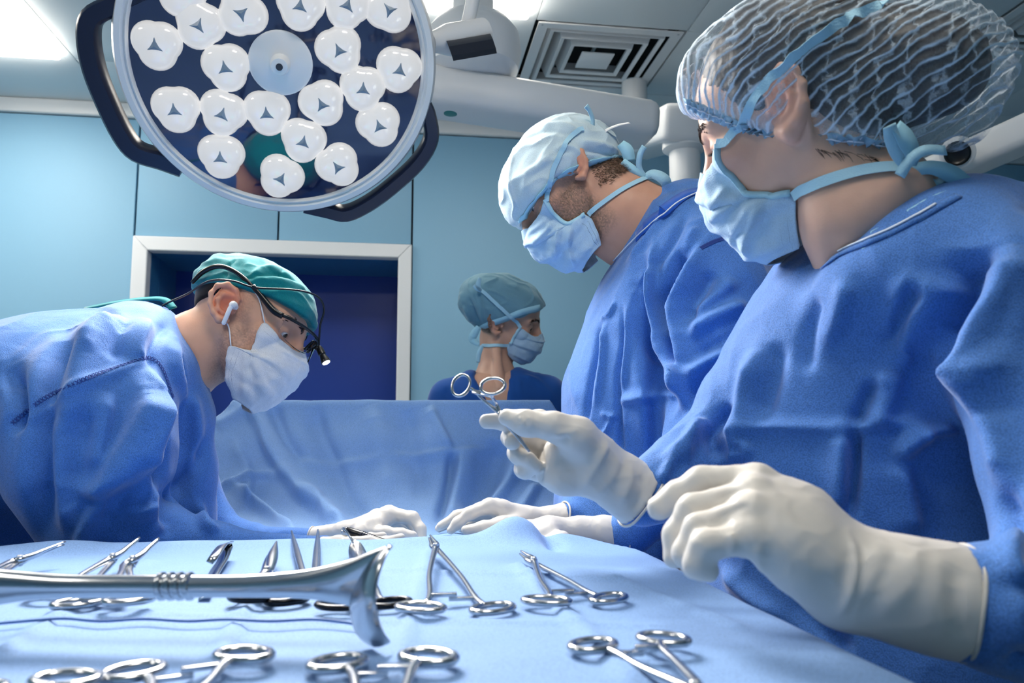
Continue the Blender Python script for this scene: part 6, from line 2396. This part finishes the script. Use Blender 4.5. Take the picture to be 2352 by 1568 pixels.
strap_on(bvHD, [(1188, 740), (1165, 720), (1140, 697), (1118, 677), (1106, 668)], 0.0095, 'tie', M['strap'], maskD, 0.003, pre=[gridm[0, jn]])
k_ = int(nv_ * 0.55)
ln = gridm[0:k_, jn] - CF * 0.001
v, f = ribbon(ln[::3], -CF, 0.008, 0.001, 2, 0.0005)
mesh_obj('edge_binding', v, f, M['strap'], maskD)
strap_on(bvHD, [(1175, 792), (1150, 793), (1120, 793), (1108, 793)], 0.009, 'tie', M['strap'], maskD, 0.002, pre=[gridm[k_, jn]])
tail([P(1104, 668, 2.155), P(1098, 655, 2.155), P(1102, 638, 2.155)], [0.010, 0.014, 0.010], maskD, M['strap'], -CF)
tail([P(1106, 668, 2.155), P(1095, 662, 2.155), P(1088, 655, 2.155)], [0.010, 0.012, 0.008], maskD, M['strap'], -CF)
tail([P(1100, 750, 2.185), P(1090, 765, 2.185), P(1085, 780, 2.185), P(1100, 792, 2.175)], [0.014, 0.022, 0.02, 0.01], capD, M['band_blue'], -CF)
tail([P(1108, 793, 2.175), P(1100, 812, 2.175), P(1098, 832, 2.175)], [0.010, 0.014, 0.010], maskD, M['strap'], -CF)
# ================================================================== instruments
GI = 'surgical instruments laid out on the blue drape'
ZI = ZT + 0.0062


def on(px, py, dz=0.0):
    return G(px, py, ZI + dz)


def ring_path(c, axis, nrm, a, b, n=26):
    t = np.linspace(0, 2 * math.pi, n, endpoint=False)
    s = np.cross(nrm, axis)
    return c + np.outer(np.cos(t) * a, axis) + np.outer(np.sin(t) * b, s)


def clamp(name, label, cat, r1, r2, joint, tip, nrm=(0, 0, 1), ra=0.0165, rb=0.0118, th=0.0028, m=None, ring_m=None, jaw='clamp', ratchet=True, gap=0.0, group=GI, tilt=(0.25, -0.25)):
    m = m or M['steel']
    ring_m = ring_m or m
    nrm = unit(nrm)
    r1, r2, joint, tip = [np.asarray(x, float) for x in (r1, r2, joint, tip)]
    t = empty(name, joint, label, cat, group)
    ax = unit(tip - joint)
    sd = unit(np.cross(nrm, ax))
    if (r1 - r2) @ sd < 0:
        r1, r2 = r2, r1
    for i, (rc, sg) in enumerate(((r1, 1), (r2, -1))):
        # ring handle elongated roughly along its shank
        to = unit(joint - rc)
        ra_ax = unit(to * 0.6 + sd * sg)
        ra_ax = unit(ra_ax - nrm * (ra_ax @ nrm))
        st = rc + unit(to - sd * sg * 0.35) * rb * 1.02
        L = np.linalg.norm(joint - st)
        bow = sd * sg * L * 0.008
        path = [st - to * 0.002, st + (joint - st) * 0.12 - sd * sg * 0.0015, st + (joint - st) * 0.45 + bow, joint + sd * sg * 0.0024 - ax * 0.010, joint, joint - sd * sg * (0.0022 + gap * 0.3) + ax * 0.012]
        rad = [th * 1.15, th * 1.05, th * 0.95, th * 1.25, th * 1.45, th * 1.2]
        jl = np.linalg.norm(tip - joint)
        if jaw == 'scissors':
            path += [joint - sd * sg * (0.0012 + gap * 0.6) + ax * jl * 0.5, tip - sd * sg * (0.0004 + gap)]
            rad += [th * 1.5, th * 0.25]
        else:
            path += [joint - sd * sg * (0.0014 + gap * 0.6) + ax * jl * 0.55, tip - sd * sg * (0.0007 + gap)]
            rad += [th * 0.85, th * 0.45]
        path = np.array(path) + nrm * (th * 0.5 * sg)
        v, f = sweep(path, rad, 10, True, (nrm, 0.72), 5)
        arm_ = mesh_obj('arm', v, f, m, t)
        fix_normals(arm_)
        v, f = sweep(ring_path(rc + nrm * (th * 0.4 * sg), ra_ax, nrm, ra, rb), th * 1.08, 10, False, (nrm, 0.85), 0, True)
        ro = mesh_obj('finger_ring', v, f, ring_m, arm_)
        fix_normals(ro)
        if ratchet:
            p0 = st + (joint - st) * 0.10
            other = r2 if i == 0 else r1
            st2 = other + unit(unit(joint - other) + sd * sg * 0.35) * rb * 1.02
            p1 = st2 + (joint - st2) * 0.10
            dv = unit(p1 - p0)
            ln = min(0.03, np.linalg.norm(p1 - p0) * 0.58)
            mb = MB().box(p0 + dv * ln * 0.5 + nrm * (th * 0.6 * sg), (ln, 0.0046, 0.0030), (dv, np.cross(nrm, dv), nrm), 0.0004)
            for q in range(4):
                mb.box(p0 + dv * (ln - 0.001 - q * 0.0016) + nrm * (th * 0.6 * sg + 0.0014 * -sg), (0.0008, 0.0046, 0.0016), (dv, np.cross(nrm, dv), nrm))
            mb.build('ratchet', m, arm_)
    MB().lathe(joint, nrm, [(0.0030, -th * 1.6), (0.0030, th * 1.6), (0.0022, th * 1.9)], 18).build('pivot_screw', M['steel_satin'], t)
    return t


M['black_steel'] = mat('black_coated_steel', srgb(24, 26, 32), 0.25, metal=0.6)
clamp('artery_clamp', 'long straight steel clamp with opened shanks lying in the middle of the drape', 'clamp', on(966, 1398), on(1132, 1393), on(1001, 1258, 0.010), on(987, 1232, 0.016), ra=0.0185, rb=0.0125)
clamp('needle_holder', 'steel needle holder with joined ratchet beside the straight clamp', 'needle holder', on(1255, 1382), on(1398, 1370), on(1226, 1290, 0.004), on(1196, 1268, 0.008), ra=0.0185, rb=0.0115, th=0.0028)
clamp('artery_clamp', 'steel clamp pointing at the tray corner, alone near the hovering glove', 'clamp', on(1362, 1477, 0.002), on(1524, 1471, 0.002), on(1598, 1585, 0.001), on(1680, 1680), ra=0.0155, rb=0.0115)
clamp('artery_clamp', 'steel clamp with level rings below the blade of the big retractor', 'clamp', on(776, 1517), on(984, 1513), on(872, 1690), on(868, 1800), ra=0.0165, rb=0.0125, th=0.0031)
clamp('artery_clamp', 'steel clamp with open ratchet teeth below the retractor handle', 'clamp', on(306, 1537), on(560, 1508), on(395, 1650), on(370, 1740), ra=0.0165, rb=0.0125, th=0.0031)
clamp('artery_clamp', 'steel clamp next to the open-ratchet clamp, only one ring in view', 'clamp', on(-70, 1585), on(150, 1566), on(20, 1720), on(0, 1820), ra=0.0165, rb=0.0125, th=0.0031)
clamp('artery_clamp', 'upper steel clamp of the leaning pair beside the bending surgeon', 'clamp', on(177, 1381), on(108, 1362), on(258, 1284, 0.010), on(318, 1238, 0.022), ra=0.017, rb=0.0115, th=0.0031)
clamp('artery_clamp', 'lower steel clamp of the leaning pair, nearer the small hooked retractor', 'clamp', on(297, 1373, 0.005), on(236, 1356, 0.007), on(304, 1290, 0.014), on(362, 1240, 0.028), ra=0.017, rb=0.0115, th=0.0031)
clamp('artery_clamp', 'steel clamp at the end of the row with its tip on the drape rim', 'clamp', on(-190, 1390), on(-130, 1400), on(45, 1288, 0.008), on(148, 1247, 0.018), ra=0.017, rb=0.0115, th=0.0031)
clamp('scissors', 'black-handled scissors with one ring beside the retractor blade', 'scissors', on(775, 1392), on(898, 1380), on(842, 1318, 0.004), on(832, 1268, 0.010), ra=0.0165, rb=0.0115, th=0.0028, ring_m=M['black_steel'], jaw='scissors', ratchet=False)
clamp('scissors', 'black-handled scissors with a pointed steel tip behind the retractor handle', 'scissors', on(575, 1374), on(660, 1371), on(612, 1318, 0.004), on(634, 1247, 0.016), ra=0.0165, rb=0.0115, th=0.0036, ring_m=M['black_steel'], jaw='scissors', ratchet=False)
# clamp held up by the gloved hand
hn = unit(-CF * 0.86 + CU * 0.45)
clamp('artery_clamp', 'steel clamp held up by its tip in the ivory glove', 'clamp', P(1059, 884, 0.852), P(1132, 887, 0.838), P(1150, 950, 0.846), P(1216, 1037, 0.832), hn, 0.0128, 0.0092, 0.0017, group='instruments in hand')

# tweezers leaning on the rim
def tweezers(base, tip, label, spread=0.006):
    t = empty('tweezers', base, label, 'tweezers', GI)
    base, tip = np.asarray(base, float), np.asarray(tip, float)
    ax = unit(tip - base)
    sd = unit(np.cross(ax, -CF))
    for q in (-1, 1):
        v, f = sweep([base, base + ax * 0.012 + sd * q * 0.002, base + (tip - base) * 0.5 + sd * q * spread, tip + sd * q * 0.0012], [0.0028, 0.0032, 0.0034, 0.0009], 10, True, (sd, 0.35), 6)
        o = mesh_obj('leg', v, f, M['steel'], t)
        fix_normals(o)
    return t


tweezers(on(699, 1330), P(670, 1220, 1.035), 'thin steel tweezers leaning on the rim beside the pointed scissors', 0.003)
tweezers(on(724, 1342), P(731, 1217, 1.035), 'thin steel tweezers standing upright beside the cautery pencil', 0.0025)

# small hooked retractor
t = empty('hook_retractor', on(495, 1320), 'small flat steel retractor bent into a hook', 'retractor', GI)
pts = [on(470, 1374, -0.004), on(492, 1318, -0.002), on(512, 1286, 0.001), on(523, 1258, 0.006), on(525, 1250, 0.012), on(514, 1251, 0.017), on(503, 1263, 0.017), on(492, 1279, 0.013), on(481, 1293, 0.008)]
v, f = ribbon(np.array(pts), -CF * 0.7 + CU * 0.7, [0.010, 0.012, 0.012, 0.012, 0.012, 0.011, 0.010, 0.009, 0.007], 0.0012, 6)
o = mesh_obj('blade', v, f, M['steel'], t)
fix_normals(o)
# angled spatula with a thin rod
t = empty('angled_probe', on(822, 1290), 'steel spatula with a thin bent rod beside the black cautery pencil', 'probe', GI)
v, f = ribbon(np.array([on(832, 1306, -0.003), on(823, 1278, 0.001), on(816, 1256, 0.005), on(812, 1243, 0.010)]), -CF * 0.8 + CU * 0.5, [0.017, 0.019, 0.015, 0.005], 0.0014, 6)
o = mesh_obj('blade', v, f, M['steel'], t)
fix_normals(o)
v, f = sweep([on(812, 1247, 0.0095), on(805, 1234, 0.015), on(795, 1219, 0.022), on(790, 1213, 0.025), on(786, 1215, 0.0255), on(786, 1221, 0.024)], 0.0014, 8, True, None, 6)
mesh_obj('rod', v, f, M['steel'], t)

# big double-ended retractor
rt = empty('double_retractor', P(400, 1345, 0.59), 'large polished double-ended retractor lying across the drape', 'retractor', GI)
DR = 0.585
def rp(px, py, d=DR):
    return P(px, py, d)


KD = 0.915
prof = [((-170, 1300), (-170, 1420), 0.60, 0.008), ((-60, 1304), (-60, 1398), 0.595, 0.0095), ((0, 1308), (0, 1388), 0.592, 0.0085), ((60, 1313), (60, 1379), 0.59, 0.008), ((130, 1318), (130, 1374), 0.588, 0.0078), ((220, 1320), (220, 1372), 0.586, 0.0075), ((355, 1320), (355, 1372), 0.585, 0.0075),
        ((450, 1321), (450, 1371), 0.584, 0.0075), ((560, 1320), (560, 1371), 0.583, 0.0074), ((650, 1314), (650, 1372), 0.582, 0.0072), ((722, 1305), (718, 1376), 0.58, 0.0068), ((795, 1288), (765, 1384), 0.578, 0.0055), ((850, 1268), (795, 1390), 0.577, 0.0035), ((897, 1251), (808, 1393), 0.576, 0.0018)]


def loft(spec, n=32):
    V, F = [], []
    spec = catmull(np.array([[*a, *b, d * KD, rd] for a, b, d, rd in spec], float), 5)
    for (x0, y0, x1, y1, d, rd) in spec:
        a, b = P(x0, y0, d), P(x1, y1, d)
        c, h = (a + b) / 2, (a - b) / 2
        for k in range(n):
            t = 2 * math.pi * k / n
            V.append(c + h * math.sin(t) - CF * rd * math.cos(t))
    m_ = len(spec)
    for i in range(m_ - 1):
        for k in range(n):
            k2 = (k + 1) % n
            F.append((i * n + k, i * n + k2, (i + 1) * n + k2, (i + 1) * n + k))
    F.append(tuple(range(n)))
    F.append(tuple(range((m_ - 1) * n, m_ * n))[::-1])
    return V, F


v, f = loft(prof)
o = mesh_obj('handle', v, f, M['steel'], rt)
fix_normals(o)
for x in (372, 393, 414, 436):
    c = P(x, 1346, 0.585 * KD)
    MB().lathe(c, CR + CU * 0.12, [(0.0070, -0.0030), (0.0094, -0.0012), (0.0094, 0.0012), (0.0070, 0.0030)], 28).build('grip_ring', M['steel'], rt)


# saddle blades: bent plates between the bend line and the free lip
def blade(bend, lip, dl, nm='blade'):
    a = catmull(np.array([[x, y, d] for x, y, d in bend], float), 8)
    b = catmull(np.array([[x, y, d] for x, y, d in lip], float), 8)
    nt = 9
    V = []
    for p, q in zip(a, b):
        A_, B_ = P(p[0], p[1], p[2] * KD), P(q[0], q[1], q[2] * KD)
        for j in range(nt):
            s = j / (nt - 1)
            V.append(A_ * (1 - s) + B_ * s - CF * dl * math.sin(s * math.pi))
    o = mesh_obj(nm, V, grid_faces(len(a), nt), M['steel'], rt)
    fix_normals(o)
    solidify(o, 0.0020)
    md = o.modifiers.new('bevel', 'BEVEL')
    md.width = 0.0006
    return o


blade([(897, 1250, 0.576), (850, 1292, 0.576), (818, 1345, 0.575), (806, 1390, 0.573), (814, 1438, 0.570), (830, 1464, 0.568), (853, 1481, 0.566)],
      [(900, 1252, 0.574), (880, 1290, 0.560), (866, 1335, 0.552), (862, 1380, 0.548), (870, 1425, 0.548), (882, 1455, 0.550), (896, 1474, 0.553)], 0.004)
blade([(-172, 1290, 0.60), (-176, 1350, 0.60), (-180, 1420, 0.595), (-200, 1470, 0.59)], [(-215, 1270, 0.60), (-225, 1340, 0.59), (-225, 1420, 0.58), (-235, 1468, 0.58)], 0.004)
# thin raised line across the drape, darker blue than the cloth
pts = [G(x, y, ZT + 0.0045) for x, y in ((-60, 1436), (0, 1431), (80, 1424), (150, 1420), (230, 1426), (330, 1421), (430, 1426), (520, 1422), (620, 1426), (720, 1422), (800, 1430), (840, 1440))]
v, f = sweep(pts, 0.0011, 8, True, None, 6)
o = mesh_obj('drape_line', v, f, mat('line_blue', srgb(70, 110, 170), 0.6))
tag(o, 'thin blue line running across the instrument drape', 'thread')
